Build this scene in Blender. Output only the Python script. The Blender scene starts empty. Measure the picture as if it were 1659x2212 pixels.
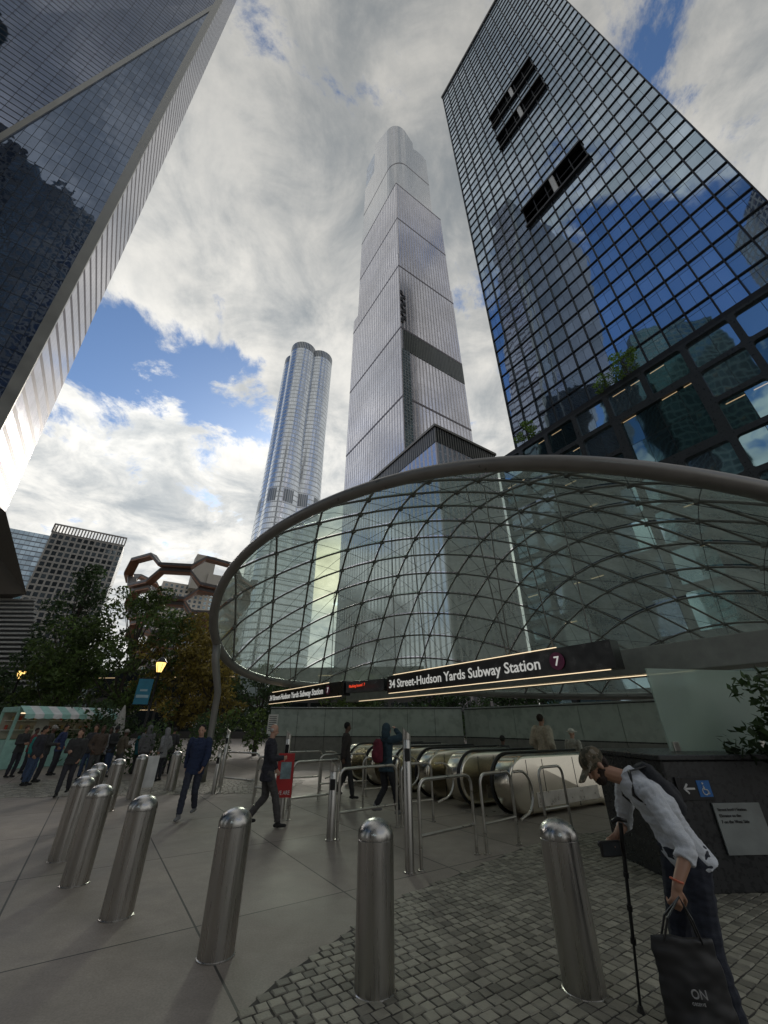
import bpy,bmesh,math,random
import numpy as np
from mathutils import Vector as V, Matrix as M, noise
random.seed(11); RNG=np.random.default_rng(5)
R=random.random; U=random.uniform; rad=math.radians
SC=bpy.context.scene; COL=SC.collection
E=V((.835,.55,0)).normalized(); D=V((-.55,.835,0)).normalized(); Z=V((0,0,1))
AE=math.atan2(E.y,E.x); AD=math.atan2(-D.y,-D.x)
def ed(e,d,z=0): return E*e+D*d+Z*z
# ---------------- materials
class G:
    def __init__(s,nt): s.nt=nt; nt.nodes.clear()
    def n(s,t,ins={},**kw):
        nd=s.nt.nodes.new('ShaderNode'+t)
        for k,v in kw.items(): setattr(nd,k,v)
        for k,v in ins.items():
            if isinstance(v,bpy.types.NodeSocket): s.nt.links.new(v,nd.inputs[k])
            else: nd.inputs[k].default_value=v
        return nd
    def m(s,op,a,b=0,c=0): return s.n('Math',{0:a,1:b,2:c},operation=op).outputs[0]
    def v(s,op,a,b=(0,0,0)): return s.n('VectorMath',{0:a,1:b},operation=op).outputs[0]
    def dot(s,a,b): return s.n('VectorMath',{0:a,1:b},operation='DOT_PRODUCT').outputs['Value']
    def scale(s,a,f): return s.n('VectorMath',{0:a,'Scale':f},operation='SCALE').outputs[0]
    def mr(s,x,a,b,c,d,ss=False):
        return s.n('MapRange',{'Value':x,'From Min':a,'From Max':b,'To Min':c,'To Max':d},interpolation_type='SMOOTHSTEP' if ss else 'LINEAR').outputs[0]
    def mix(s,f,a,b): 
        nd=s.n('Mix',{0:f},data_type='RGBA'); 
        for i,x in ((6,a),(7,b)):
            if isinstance(x,bpy.types.NodeSocket): s.nt.links.new(x,nd.inputs[i])
            else: nd.inputs[i].default_value=(*x[:3],1)
        return nd.outputs[2]
    def noise(s,vec,sc,det=5,ro=.55,dist=0): return s.n('TexNoise',{'Vector':vec,'Scale':sc,'Detail':det,'Roughness':ro,'Distortion':dist}).outputs[0]
    def rgb(s,c,f): return s.scale(s.n('CombineXYZ',{0:c[0],1:c[1],2:c[2]}).outputs[0],f)
    def out(s,sh): s.nt.links.new(sh,s.n('OutputMaterial').inputs[0])
def newmat(name):
    m=bpy.data.materials.new(name); m.use_nodes=True; return m,G(m.node_tree)
def pmat(name,col,rough=.6,metal=0,var=.2,sc=4,bump=0,bsc=40,st=(1,1,1),island=0,rv=.12):
    m,g=newmat(name); co=g.n('TexCoord').outputs['Object']; co=g.v('MULTIPLY',co,st)
    nz=g.noise(co,sc,6); f=g.mr(nz,.25,.75,1-var,1+var)
    if island:
        ri=g.n('NewGeometry').outputs['Random Per Island']; f=g.m('MULTIPLY',f,g.mr(ri,0,1,1-island,1+island))
    ins={'Base Color':g.rgb(col,f),'Roughness':g.mr(nz,.3,.7,max(rough-rv,0.02),min(rough+rv,1)),'Metallic':metal}
    if bump: ins['Normal']=g.n('Bump',{'Strength':bump,'Distance':.02,'Height':g.noise(co,bsc,4)}).outputs[0]
    g.out(g.n('BsdfPrincipled',ins).outputs[0]); return m
def emat(name,col,s):
    m,g=newmat(name); g.out(g.n('Emission',{'Color':(*col,1),'Strength':s}).outputs[0]); return m
def facade(name,pw,ph,lw,lh,glass,frame,tilt=.012,rough=.04,wav=0,bv=.25,lit=0,fm=.3,fr=.45,metal=.9,big=0):
    m,g=newmat(name); uv=g.n('UVMap').outputs[0]; sp=g.n('SeparateXYZ',{0:uv})
    x=g.m('DIVIDE',sp.outputs[0],pw); y=g.m('DIVIDE',sp.outputs[1],ph)
    fx=g.m('FRACT',x); fy=g.m('FRACT',y)
    k=g.m('MAXIMUM',g.m('LESS_THAN',fx,lw/pw),g.m('LESS_THAN',fy,lh/ph))
    cell=g.n('CombineXYZ',{0:g.m('FLOOR',x),1:g.m('FLOOR',y)}).outputs[0]
    wn=g.n('TexWhiteNoise',{'Vector':cell},noise_dimensions='3D')
    rv=g.scale(g.v('SUBTRACT',wn.outputs[1],(.5,.5,.5)),tilt)
    if wav:
        nn=g.n('TexNoise',{'Vector':g.v('ADD',uv,g.scale(wn.outputs[1],3)),'Scale':.35,'Detail':2})
        rv=g.v('ADD',rv,g.scale(g.v('SUBTRACT',nn.outputs[1],(.5,.5,.5)),wav))
    nrm=g.v('NORMALIZE',g.v('ADD',g.n('NewGeometry').outputs['Normal'],rv))
    fb_=g.mr(wn.outputs[0],0,1,1-bv,1+bv)
    if big: fb_=g.m('MULTIPLY',fb_,g.mr(g.noise(uv,big,3),.35,.65,.8,1.2))
    gl=g.n('BsdfPrincipled',{'Base Color':g.rgb(glass,fb_),'Roughness':rough,'Metallic':metal,'Normal':nrm})
    if lit:
        w2=g.n('TexWhiteNoise',{'Vector':g.v('ADD',cell,(7.3,1.1,0))},noise_dimensions='3D').outputs[0]
        lm=g.m('MULTIPLY',g.m('GREATER_THAN',w2,1-lit),g.m('MULTIPLY',g.m('GREATER_THAN',fy,.80),g.m('LESS_THAN',fy,.825)))
        lm=g.m('MULTIPLY',lm,g.m('MULTIPLY',g.m('GREATER_THAN',fx,.3),.4))
        g.nt.links.new(lm,gl.inputs['Emission Strength']); gl.inputs['Emission Color'].default_value=(1,.72,.4,1)
    co=g.n('TexCoord').outputs['Object']
    fb=g.n('BsdfPrincipled',{'Base Color':g.rgb(frame,g.mr(g.noise(co,.08,4),.3,.7,.85,1.15)),'Roughness':fr,'Metallic':fm})
    g.out(g.n('MixShader',{0:k,1:gl.outputs[0],2:fb.outputs[0]}).outputs[0]); return m
# ---------------- object helpers
def mk(name,bm,mats,smooth=False,ang=None):
    me=bpy.data.meshes.new(name) if not isinstance(bm,bpy.types.Mesh) else bm
    if me is not bm: bm.to_mesh(me); bm.free()
    for m in (mats if isinstance(mats,(list,tuple)) else [mats]): me.materials.append(m)
    if smooth or ang:
        me.polygons.foreach_set('use_smooth',[True]*len(me.polygons))
        if ang: me.set_sharp_from_angle(angle=rad(ang))
    o=bpy.data.objects.new(name,me); COL.objects.link(o); return o
def tag(o,label,cat,group=None,kind=None):
    o["label"]=label; o["category"]=cat
    if group: o["group"]=group
    if kind: o["kind"]=kind
    return o
class Thing:
    def __init__(s,name,loc,rz,label,cat,group=None):
        s.o=bpy.data.objects.new(name,None); s.o.empty_display_size=.2; COL.objects.link(s.o)
        s.o.location=loc; s.o.rotation_euler=(0,0,rz); tag(s.o,label,cat,group)
        s.inv=(M.Translation(V(loc))@M.Rotation(rz,4,'Z')).inverted()
    def part(s,name,bm,mats,world=False,parent=None,smooth=False,ang=None,label=None):
        if world: bm.transform(s.inv)
        o=mk(name,bm,mats,smooth,ang); o.parent=parent or s.o
        if label: o["label"]=label
        return o
def clone(o,loc,rz=None,label=None):
    def cp(a,p):
        b=a.copy(); COL.objects.link(b)
        if p: b.parent=p
        for c in a.children: cp(c,b)
        return b
    n=cp(o,None); n.location=loc
    if rz is not None: n.rotation_euler=(0,0,rz)
    if label: n["label"]=label
    return n
def B(): return bmesh.new()
CUB=[(-.5,-.5,-.5),(.5,-.5,-.5),(.5,.5,-.5),(-.5,.5,-.5),(-.5,-.5,.5),(.5,-.5,.5),(.5,.5,.5),(-.5,.5,.5)]
CF=((3,2,1,0),(4,5,6,7),(0,1,5,4),(1,2,6,5),(2,3,7,6),(3,0,4,7))
def box(bm,c,s,rz=0,mi=0,bev=0,mat=None):
    m=M.Translation(V(c))@M.Rotation(rz,4,'Z')@(mat or M.Identity(4))@M.Diagonal((s[0],s[1],s[2],1))
    vs=[bm.verts.new(m@V(p)) for p in CUB]; fs=[bm.faces.new([vs[i] for i in f]) for f in CF]
    for f in fs: f.material_index=mi
    if bev:
        es={e for f in fs for e in f.edges}
        bmesh.ops.bevel(bm,geom=list(es),offset=bev,segments=2,profile=.5,affect='EDGES')
def lathe(bm,prof,n=32,c=(0,0,0),mi=0):
    rings=[]
    for r,z in prof:
        rings.append([bm.verts.new((c[0]+max(r,.0005)*math.cos(2*math.pi*i/n),c[1]+max(r,.0005)*math.sin(2*math.pi*i/n),c[2]+z)) for i in range(n)])
    for a,b in zip(rings,rings[1:]):
        for i in range(n): bm.faces.new((a[i],a[(i+1)%n],b[(i+1)%n],b[i])).material_index=mi
def sweep(bm,pts,r,n=8,closed=False,mi=0,flat=1,up=None):
    pts=[V(p) for p in pts]; rs=r if isinstance(r,(list,tuple)) else [r]*len(pts); L=len(pts); rings=[]
    prev=up.copy() if up else None
    for i,p in enumerate(pts):
        a=pts[(i-1)%L] if (closed or i) else p; b=pts[(i+1)%L] if (closed or i<L-1) else p
        t=(b-a).normalized()
        if prev is None: prev=t.orthogonal()
        s=(prev-t*prev.dot(t)).normalized(); prev=s; q=t.cross(s)
        rings.append([bm.verts.new(p+(s*math.cos(2*math.pi*k/n)+q*math.sin(2*math.pi*k/n)*flat)*rs[i]) for k in range(n)])
    prs=list(zip(rings,rings[1:]))+([(rings[-1],rings[0])] if closed else [])
    for a,b in prs:
        for k in range(n): bm.faces.new((a[k],a[(k+1)%n],b[(k+1)%n],b[k])).material_index=mi
    if not closed: bm.faces.new(rings[0][::-1]); bm.faces.new(rings[-1])
def quad(bm,cs,uvs,mi=0):
    l=bm.loops.layers.uv.verify(); f=bm.faces.new([bm.verts.new(c) for c in cs]); f.material_index=mi
    for lp,u in zip(f.loops,uvs): lp[l].uv=u
    return f
def prism(bm,fp,z0,z1,mi=0,roof=1):
    u=0; zt=z1 if isinstance(z1,(list,tuple)) else [z1]*len(fp); n=len(fp)
    for i,a in enumerate(fp):
        j=(i+1)%n; b=fp[j]; w=(V(b)-V(a)).length
        quad(bm,[(a[0],a[1],z0),(b[0],b[1],z0),(b[0],b[1],zt[j]),(a[0],a[1],zt[i])],[(u,z0),(u+w,z0),(u+w,zt[j]),(u,zt[i])],mi); u+=w
    quad(bm,[(p[0],p[1],zt[i]) for i,p in enumerate(fp)],[(0.5,.5)]*n,roof)
def rect(c,e0,e1,d0,d1): return [c+E*a+D*b for a,b in ((e0,d0),(e1,d0),(e1,d1),(e0,d1))]
def text(body,size,loc,rz,mat,thing,name,width=None,ext=.004,align='LEFT',bold=.0,rx=90,parent=None):
    cu=bpy.data.curves.new(name,'FONT'); cu.body=body; cu.size=size; cu.extrude=ext; cu.offset=bold; cu.align_x=align; cu.resolution_u=3
    t=bpy.data.objects.new(name,cu); me=t.to_mesh(); me=me.copy() if me else None
    if me is None or len(me.vertices)==0:
        COL.objects.link(t); bpy.context.view_layer.update(); me=bpy.data.meshes.new_from_object(t.evaluated_get(bpy.context.evaluated_depsgraph_get()))
    bpy.data.objects.remove(t); xs=[v.co.x for v in me.vertices]
    sx=width/(max(xs)-min(xs)) if width else 1
    me.transform(M.Translation(V(loc))@M.Rotation(rz,4,'Z')@M.Rotation(rad(rx),4,'X')@M.Diagonal((sx,1,1,1)))
    return thing.part(name,me,mat,world=True,parent=parent)
# ---------------- material set
steel=pmat('brushed_steel',(.47,.455,.43),.3,1,.07,3,.012,25,(14,14,.6),rv=.07)
steel2=pmat('satin_steel',(.5,.48,.44),.34,1,.12,6,.02,30)
gold=pmat('escalator_steel',(.68,.63,.53),.2,1,.05,1,0,6,rv=.05)
darkmetal=pmat('dark_metal',(.03,.032,.035),.4,.6)
blackp=pmat('black_paint',(.012,.012,.013),.35)
rimm=pmat('rim_paint',(.25,.24,.225),.38,.35,.1,2)
ribm=pmat('rib_paint',(.20,.20,.185),.42,.2,.1,3)
white=pmat('white_paint',(.7,.7,.68),.5); rubber=pmat('rubber',(.015,.015,.015),.4)
warm=emat('warm_strip',(1,.78,.5),1.3); roofm=pmat('roof_gravel',(.12,.12,.12),.9)
stone=pmat('frosted_panel',(.38,.43,.38),.3,0,.2,2,.03,60); darkstone=pmat('dark_granite',(.03,.031,.032),.3,0,.2,14)
letter=emat('sign_letter',(.85,.85,.8),.5); red=emat('red_led',(1,.08,.03),.8); dimw=pmat('dim_print',(.4,.4,.4),.6)
# ---------------- camera
ca=bpy.data.cameras.new('camera'); cam=bpy.data.objects.new('camera',ca); COL.objects.link(cam); SC.camera=cam
ca.sensor_fit='HORIZONTAL'; ca.sensor_width=36; ca.lens=18.03; ca.clip_end=4000; ca.clip_start=.05
cam.location=(0,0,1.7); cam.rotation_euler=(rad(119),0,0)
SC.view_settings.view_transform='Standard'; SC.view_settings.look='None'; SC.view_settings.exposure=0
# ---------------- world
w=bpy.data.worlds.new('World'); SC.world=w; w.use_nodes=True; g=G(w.node_tree)
sky=g.n('TexSky',sky_type='NISHITA',sun_disc=False,sun_elevation=rad(24),sun_rotation=rad(-9)).outputs[0]
d=g.n('TexCoord').outputs['Generated']; sp=g.n('SeparateXYZ',{0:d})
zz=g.m('ADD',g.m('MAXIMUM',sp.outputs[2],0.0),.25)
p=g.n('CombineXYZ',{0:g.m('DIVIDE',sp.outputs[0],zz),1:g.m('DIVIDE',sp.outputs[1],zz),2:.3}).outputs[0]
n1=g.noise(p,3.9,12,.66,.35); n2=g.noise(g.v('ADD',p,(3.1,1.7,0)),5.2,10,.62,.5); n3=g.noise(g.v('ADD',p,(9,4,0)),1.4,5,.5)
cov=n1
def blob(v,inner,outer,amt):
    global cov
    v=V(v).normalized(); x=g.mr(g.dot(d,tuple(v)),math.cos(rad(outer)),math.cos(rad(inner)),0,amt,True)
    cov=g.m('SUBTRACT',cov,x)
for b in (((-520,570,690),1,9,.15),((-640,600,620),1,8,.14),((-600,510,760),1,7,.13),((-340,600,640),1,7,.14),((-440,590,660),1,7,.11),((-270,640,540),1,5,.11),((760,200,1283),4,18,.085),((200,480,845),1,6,.15),((500,-500,700),5,30,.14),((-700,-500,600),5,25,.14),((-850,100,500),5,25,.17),((-700,-100,900),3,20,.17),((-850,-350,900),3,18,.17)): blob(*b)
mask=g.mr(cov,.30,.42,.0,1,True)
sh=g.m('ADD',g.m('MULTIPLY',g.mr(n2,.32,.68,0,1,True),.65),g.m('MULTIPLY',g.mr(cov,.36,.6,1,0),.35))
up=g.mr(sp.outputs[2],.5,.97,1,.62,True); low=g.mr(g.dot(d,tuple(V((-.4,.72,.55)).normalized())),.55,1,.8,1.12,True)
br=g.m('MULTIPLY',g.m('MULTIPLY',up,low),g.mr(n3,.3,.7,.85,1.12))
cl=g.scale(g.mix(sh,(4.3,4.7,5.0),(11.0,10.7,10.0)),br)
bl=g.v('MULTIPLY',sky,(.85,1.1,1.4))
glow=g.mr(g.dot(d,tuple(V((-120,800,290)).normalized())),math.cos(rad(8)),1,0,1,True)
cl=g.v('ADD',cl,g.scale(g.n('CombineXYZ',{0:8,1:6.6,2:3.2}).outputs[0],g.m('MULTIPLY',glow,glow)))
bg=g.n('Background',{'Color':g.mix(mask,bl,cl),'Strength':.1}); g.nt.links.new(bg.outputs[0],g.n('OutputWorld').inputs[0])
sl=bpy.data.lights.new('sun','SUN'); sl.energy=1.5; sl.angle=rad(14); sl.color=(1,.93,.82); so=bpy.data.objects.new('sun',sl); COL.objects.link(so)
so.rotation_euler=(-V((-.16,.9,.42))).to_track_quat('-Z','Y').to_euler()
# ---------------- ground
m,g=newmat('paving_slabs'); co=g.n('TexCoord').outputs['Object']
e=g.m('DIVIDE',g.m('ADD',g.dot(co,tuple(E)),.29),1.62); dd=g.m('DIVIDE',g.m('SUBTRACT',g.dot(co,tuple(D)),5.33),2.6)
def line(x,wd): return g.m('LESS_THAN',g.m('ABSOLUTE',g.m('SUBTRACT',g.m('FRACT',g.m('ADD',x,.5)),.5)),wd)
jt=g.m('MAXIMUM',line(e,.006),line(dd,.0035))
cell=g.n('CombineXYZ',{0:g.m('FLOOR',e),1:g.m('FLOOR',dd)}).outputs[0]
wn=g.n('TexWhiteNoise',{'Vector':cell},noise_dimensions='3D').outputs[0]
big=g.noise(co,.55,6,.65); mid=g.noise(co,3.5,6,.7,.6); fine=g.noise(co,60,3); spots=g.n('TexVoronoi',{'Vector':co,'Scale':3.1}).outputs[0]
f=g.m('MULTIPLY',g.mr(wn,0,1,.86,1.12),g.m('MULTIPLY',g.mr(big,.3,.7,.72,1.2),g.mr(fine,.3,.7,.85,1.15)))
f=g.m('MULTIPLY',f,g.m('MULTIPLY',g.mr(spots,.015,.04,.55,1),g.mr(mid,.3,.7,.86,1.1)))
c=g.mix(jt,g.rgb((.31,.268,.226),f),(.05,.046,.04))
bp=g.n('Bump',{'Strength':.3,'Distance':.01,'Height':g.m('SUBTRACT',g.m('MULTIPLY',fine,.25),jt)}).outputs[0]
g.out(g.n('BsdfPrincipled',{'Base Color':c,'Roughness':g.mr(big,.3,.7,.5,.75),'Normal':bp}).outputs[0]); slab=m
bm=B(); bmesh.ops.create_grid(bm,x_segments=2,y_segments=2,size=1800); o=mk('ground',bm,slab); tag(o,'grey concrete slab paving of the plaza','ground',kind='structure')
cobm=pmat('cobble_stone',(.25,.235,.185),.6,0,.2,12,.3,70,island=.38); grout=pmat('grout',(.06,.055,.048),.9)
bd=[(-1.6,2.2),(-1.25,3.1),(-1.0,3.8),(-.8,4.3),(-.5,4.8),(.1,5.8),(1.1,6.8),(2.3,8.0),(3.6,8.8),(9,9.6)]
def inside(x,y):
    for (x0,y0),(x1,y1) in zip(bd,bd[1:]):
        if x0<=x<x1: return y<y0+(y1-y0)*(x-x0)/(x1-x0)
    return False
bm=B(); vs=[bm.verts.new((x,y,.004)) for x,y in bd]+[bm.verts.new((9,1.5,.004)),bm.verts.new((-1.6,1.5,.004))]; bm.faces.new(vs[::-1])
o=mk('cobble_bed',bm,grout); tag(o,'dark mortar bed under the cobble setts','pavement',kind='structure')
def setts(test,erng,drng,name,label,st=.1):
    vs=[];fs=[]; dv=drng[0]
    while dv<drng[1]:
        ev=erng[0]+R()*.05
        while ev<erng[1]:
            wl=st*U(.85,1.25); d_=dv+.02*math.sin(ev*1.3); c=E*(ev+wl/2)+D*(d_+st/2)
            if test(c.x,c.y):
                a=wl/2-.006; b=st/2-.006; t=.008+U(0,.004); k=len(vs); an=U(-.07,.07)
                ex=E*math.cos(an)+D*math.sin(an); dx=D*math.cos(an)-E*math.sin(an)
                for (s,z) in ((1,.004),(.97,t-.002),(.8,t+.001)):
                    for q,(i,j) in enumerate(((-1,-1),(1,-1),(1,1),(-1,1))):
                        jj=U(-.004,.004); pp=c+ex*(a*s*i+jj)+dx*(b*s*j+jj); vs.append((pp.x,pp.y,z+U(-.0006,.0006)))
                for l in (0,4):
                    for q in range(4): fs.append((k+l+q,k+l+(q+1)%4,k+l+4+(q+1)%4,k+l+4+q))
                fs.append((k+8,k+9,k+10,k+11))
            ev+=wl
        dv+=st
    me=bpy.data.meshes.new(name); me.from_pydata(vs,[],fs); o=mk(name,me,cobm); tag(o,label,'cobblestones',kind='stuff')
setts(lambda x,y: inside(x,y) and y>2.2 and x<6 and (x<.7+.85*y),(-1,11),(-4,8),'cobblestone','worn grey-green granite setts laid in rows')
setts(lambda x,y: -12.5<x<-2.8 and 12.9+.12*x<y-1.0<15.6,(-5,7),(10,21),'cobblestone_band','grey granite setts by the planting',.15)
# ---------------- bollards
t=Thing('bollard',(-.07,4.16,0),0,'brushed steel bollard with domed top on the paving','bollard','steel bollards around the station entrance')
bm=B(); lathe(bm,[(.158,0),(.158,.008),(.15,.012),(.15,.868),(.146,.872)],56); t.part('shaft',bm,steel,ang=30)
bm=B(); lathe(bm,[(.144,.866),(.144,.876),(.1515,.878)]+[(.1515*math.cos(a*math.pi/24),.888+.12*math.sin(a*math.pi/24)) for a in range(13)],56); t.part('domed_cap',bm,steel,ang=30)
bol=t.o
for i,(x,y) in enumerate([(1.47,4.16),(-1.42,4.65),(-2.72,5.41),(-3.79,6.32),(-4.67,7.28),(-5.3,8.4),(-6.0,9.7),(-6.3,10.9),(-6.6,12.46),(-6.37,14.01)]):
    clone(bol,(x,y,0),U(0,6),'brushed steel bollard with domed top beside the cobbles' if i==0 else None)
# ---------------- slanted posts
def post(x,y,h,r,label):
    t=Thing('steel_post',(x,y,0),0,label,'post','slim steel posts by the entrance')
    bm=B(); lathe(bm,[(r*1.25,0),(r*1.25,.012),(r,.015),(r,h-.12),(r*.96,h-.115)],20); t.part('shaft',bm,steel,ang=30)
    bm=B(); lathe(bm,[(r,h-.11),(r,h)],20)
    top=[v for v in bm.verts if v.co.z>h-.05]
    for v in top: v.co.z+=-v.co.x*.9
    top.sort(key=lambda v:math.atan2(v.co.y,v.co.x)); bm.faces.new(top)
    t.part('slanted_cap',bm,steel2,ang=30)
    bm=B(); box(bm,(0,-r-.008,h-.3),(r*1.3,.016,.16),0,0,.004); t.part('reader_panel',bm,blackp)
post(.34,6.74,1.62,.062,'tall slim steel post with slanted top'); post(-.91,8.38,1.08,.07,'short steel post with slanted top')
post(-2.12,9.93,1.55,.06,'tall steel post with a red poster fixed to it'); post(-4.84,13.39,1.1,.06,'short steel post near the railings'); post(-5.17,14.79,1.55,.06,'tall steel post near the planting')
# ---------------- guard rails
def arc(cx,cz,r,a0,a1,n=5): return [(cx+r*math.cos(rad(a0+(a1-a0)*i/n)),cz+r*math.sin(rad(a0+(a1-a0)*i/n))) for i in range(n+1)]
def rail(a,b,ring=False,h=1.0):
    a=V((*a,0)); b=V((*b,0)); L=(b-a).length; rz=math.atan2(b.y-a.y,b.x-a.x)
    t=Thing('guard_rail',a,rz,'bent steel tube guard rail'+(' with a round end loop' if ring else ' set in the paving'),'railing','steel guard rails before the escalators')
    bm=B(); pts=[(0,0)]+arc(.14,h-.14,.14,180,90)+arc(L-.14,h-.14,.14,90,0)+[(L,0)]
    sweep(bm,[(x,0,z) for x,z in pts],.024,10); t.part('frame_tube',bm,steel2,ang=50)
    bm=B(); sweep(bm,[(0,0,.36),(L,0,.36)],.02,10); t.part('lower_bar',bm,steel2,ang=50)
    for x in (0,L):
        bm=B(); lathe(bm,[(.05,.001),(.05,.014),(.03,.018)],16,(x,0,0)); t.part('floor_flange',bm,steel2,ang=30)
    if ring:
        bm=B(); sweep(bm,[(L+.02+.12,0,.3)]+[(x,0,z) for x,z in arc(L+.3,.66,.32,-90,90,10)]+[(L+.1,0,.98)],.022,10); t.part('end_loop',bm,steel2,ang=50)
rail((-4.74,13.65),(-3.5,12.83)); rail((-3.19,11.59),(-2.22,11.01)); rail((-1.96,9.93),(-1.0,10.7)); rail((-.8,8.4),(.25,9.3))
rail((.5,6.8),(1.4,7.55)); rail((1.55,7.55),(2.2,8.1),True); rail((.35,9.35),(1.0,9.8),True); rail((-1.7,12.2),(-.5,12.9)); rail((-2.9,13.4),(-1.9,14.0),True); rail((-.5,11.2),(.4,11.8),True); rail((2.9,8.7),(3.5,9.1))
# ---------------- escalators
def escal(d0,label):
    e0=7.55; t=Thing('escalator',ed(e0,d0,0),AE,label,'escalator','escalators going down into the station')
    for k,off in enumerate((0,1.45)):
        r=.53; pf=[(x,z) for x,z in arc(r,.59,r,-90,-270,14)]+[(3.2,1.12),(6.4,-.8),(6.4,-1.6),(3.2,.06)]
        bm=B(); W=.6
        fr=[bm.verts.new((x,off-W/2,z)) for x,z in pf]; f=bm.faces.new(fr); ex=bmesh.ops.extrude_face_region(bm,geom=[f])
        for v in ex['geom']:
            if isinstance(v,bmesh.types.BMVert): v.co.y+=W
        bmesh.ops.recalc_face_normals(bm,faces=bm.faces)
        es=[e for e in bm.edges if abs(e.verts[0].co.y-e.verts[1].co.y)<.01]
        bmesh.ops.bevel(bm,geom=es,offset=.07,segments=4,profile=.5,affect='EDGES')
        bal=t.part('balustrade',bm,gold,ang=40)
        yy=off+(W/2-.10)*(1 if k==0 else -1)
        bm=B(); q=[(x,z) for x,z in arc(r,.59,r+.02,-80,-270,16)]+[(3.2,1.14),(6.4,-.77)]
        sweep(bm,[(x,yy,z) for x,z in q],.038,10,flat=.6,up=V((0,1,0))); t.part('handrail',bm,rubber,parent=bal,ang=50)
        bm=B(); box(bm,(1.95,off-(W/2+.004),.3),(2.3,.008,.26)); t.part('skirt_panel',bm,steel2,parent=bal)
        for zz in (.6,1.15,2.3): 
            bm=B(); sweep(bm,[(zz,off-W/2-.003,.07),(zz,off-W/2-.003,1.03)],.005,6); t.part('panel_seam',bm,darkmetal,parent=bal)
    bm=B(); box(bm,(1.2,.72,.012),(2.6,.8,.02)); 
    for i in range(40): box(bm,(-.08+i*.066,.72,.026),(.02,.78,.006))
    t.part('comb_plate',bm,steel2)
for i,dv in enumerate((7.0,9.7,12.4)): escal(dv,'steel escalator with rounded ends and black handrails')
# ---------------- canopy
BP=[(12,7.5,3.2),(14.2,11,2.9),(14.5,15.5,2.8),(11.5,20,2.9),(6,23,3.2),(0,23.4,3.4),(-4.3,21.3,3.5),(-6.1,18.3,3.8),(-6.35,15,4.4),(-6.0,13.6,5.9),(-4.4,11.9,6.85),(-2.0,9.7,7.2),(.8,7.6,6.95),(3.4,6.2,6.2),(6.1,5.2,4.95),(9.0,5.4,3.9)]
_a=np.array(BP); _F=np.fft.rfft(_a,axis=0)/16; _F[5:]=0; _k=np.arange(5); _w=np.where(_k==0,1,2)
def bnd(a): r=(_F[:5]*(np.exp(1j*_k*a)*_w)[:,None]).sum(0).real; return V((float(r[0]),float(r[1]),float(r[2])))
DB=[bnd(2*math.pi*i/360) for i in range(360)]; CX,CY=4.0,14.0
_th=np.array([math.atan2(b.y-CY,b.x-CX) for b in DB]); _rr=np.array([math.hypot(b.y-CY,b.x-CX) for b in DB]); _zz=np.array([b.z for b in DB]); _o=np.argsort(_th); _th,_rr,_zz=_th[_o],_rr[_o],_zz[_o]
rbf=lambda t: np.interp(t,_th,_rr,period=2*math.pi); zbf=lambda t: np.interp(t,_th,_zz,period=2*math.pi)
hs=.3; gx=np.arange(-8,17,hs); gy=np.arange(3,26,hs); GX,GY=np.meshgrid(gx,gy,indexing='ij'); TT=np.arctan2(GY-CY,GX-CX); RR=np.hypot(GY-CY,GX-CX)
INS=RR<rbf(TT.ravel()).reshape(TT.shape); ZG=zbf(TT.ravel()).reshape(TT.shape).copy()
for _ in range(5000):
    av=.25*(np.roll(ZG,1,0)+np.roll(ZG,-1,0)+np.roll(ZG,1,1)+np.roll(ZG,-1,1))+.165*hs*hs*.25
    ZG=np.where(INS,av,ZG)
def zs_(x,y):
    t=math.atan2(y-CY,x-CX); f=math.hypot(x-CX,y-CY)/float(rbf(t))
    i=(x-gx[0])/hs; j=(y-gy[0])/hs; a=int(i); b=int(j); u=i-a; v=j-b
    z=(ZG[a,b]*(1-u)+ZG[a+1,b]*u)*(1-v)+(ZG[a,b+1]*(1-u)+ZG[a+1,b+1]*u)*v
    if f>.95: k=min(1,(f-.95)/.05); z=z*(1-k)+float(zbf(t))*k
    return float(z)
def clampb(x,y):
    t=math.atan2(y-CY,x-CX); r=math.hypot(x-CX,y-CY); rb=float(rbf(t))
    if r>rb: x,y=CX+math.cos(t)*rb*.999,CY+math.sin(t)*rb*.999
    return x,y,r<=rb
cn=Thing('subway_canopy',(-6.2,15.8,0),0,'oval glass canopy with thick grey rim over station entrance','canopy')
bm=B(); sweep(bm,[bnd(2*math.pi*i/200) for i in range(200)],.165,16,closed=True); cn.part('rim_tube',bm,rimm,world=True,smooth=True)
m,g=newmat('canopy_glass'); co=g.n('TexCoord').outputs['Object']
isl=g.n('NewGeometry').outputs['Random Per Island']; nz=g.noise(co,1.2,5); nz2=g.noise(co,9,4,.7)
tr=g.n('BsdfTransparent',{'Color':g.mix(isl,(.62,.74,.67),(.76,.86,.79))}); gl=g.n('BsdfGlossy',{'Color':(.8,.9,.85,1),'Roughness':.12})
df=g.n('BsdfTranslucent',{'Color':(.56,.66,.58,1)}); d2=g.n('BsdfDiffuse',{'Color':(.38,.46,.40,1)})
fz=g.n('Fresnel',{'IOR':1.35}).outputs[0]
x=g.n('MixShader',{0:.35,1:df.outputs[0],2:d2.outputs[0]}); mk_=g.m('ADD',g.mr(nz,.3,.7,.26,.44),g.mr(nz2,.45,.7,0,.08)); x=g.n('MixShader',{0:g.m('ADD',mk_,g.mr(isl,0,1,-.05,.05)),1:tr.outputs[0],2:x.outputs[0]})
x=g.n('MixShader',{0:g.m('MULTIPLY',fz,.6),1:x.outputs[0],2:gl.outputs[0]}); g.out(x.outputs[0]); cglass=m
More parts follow.
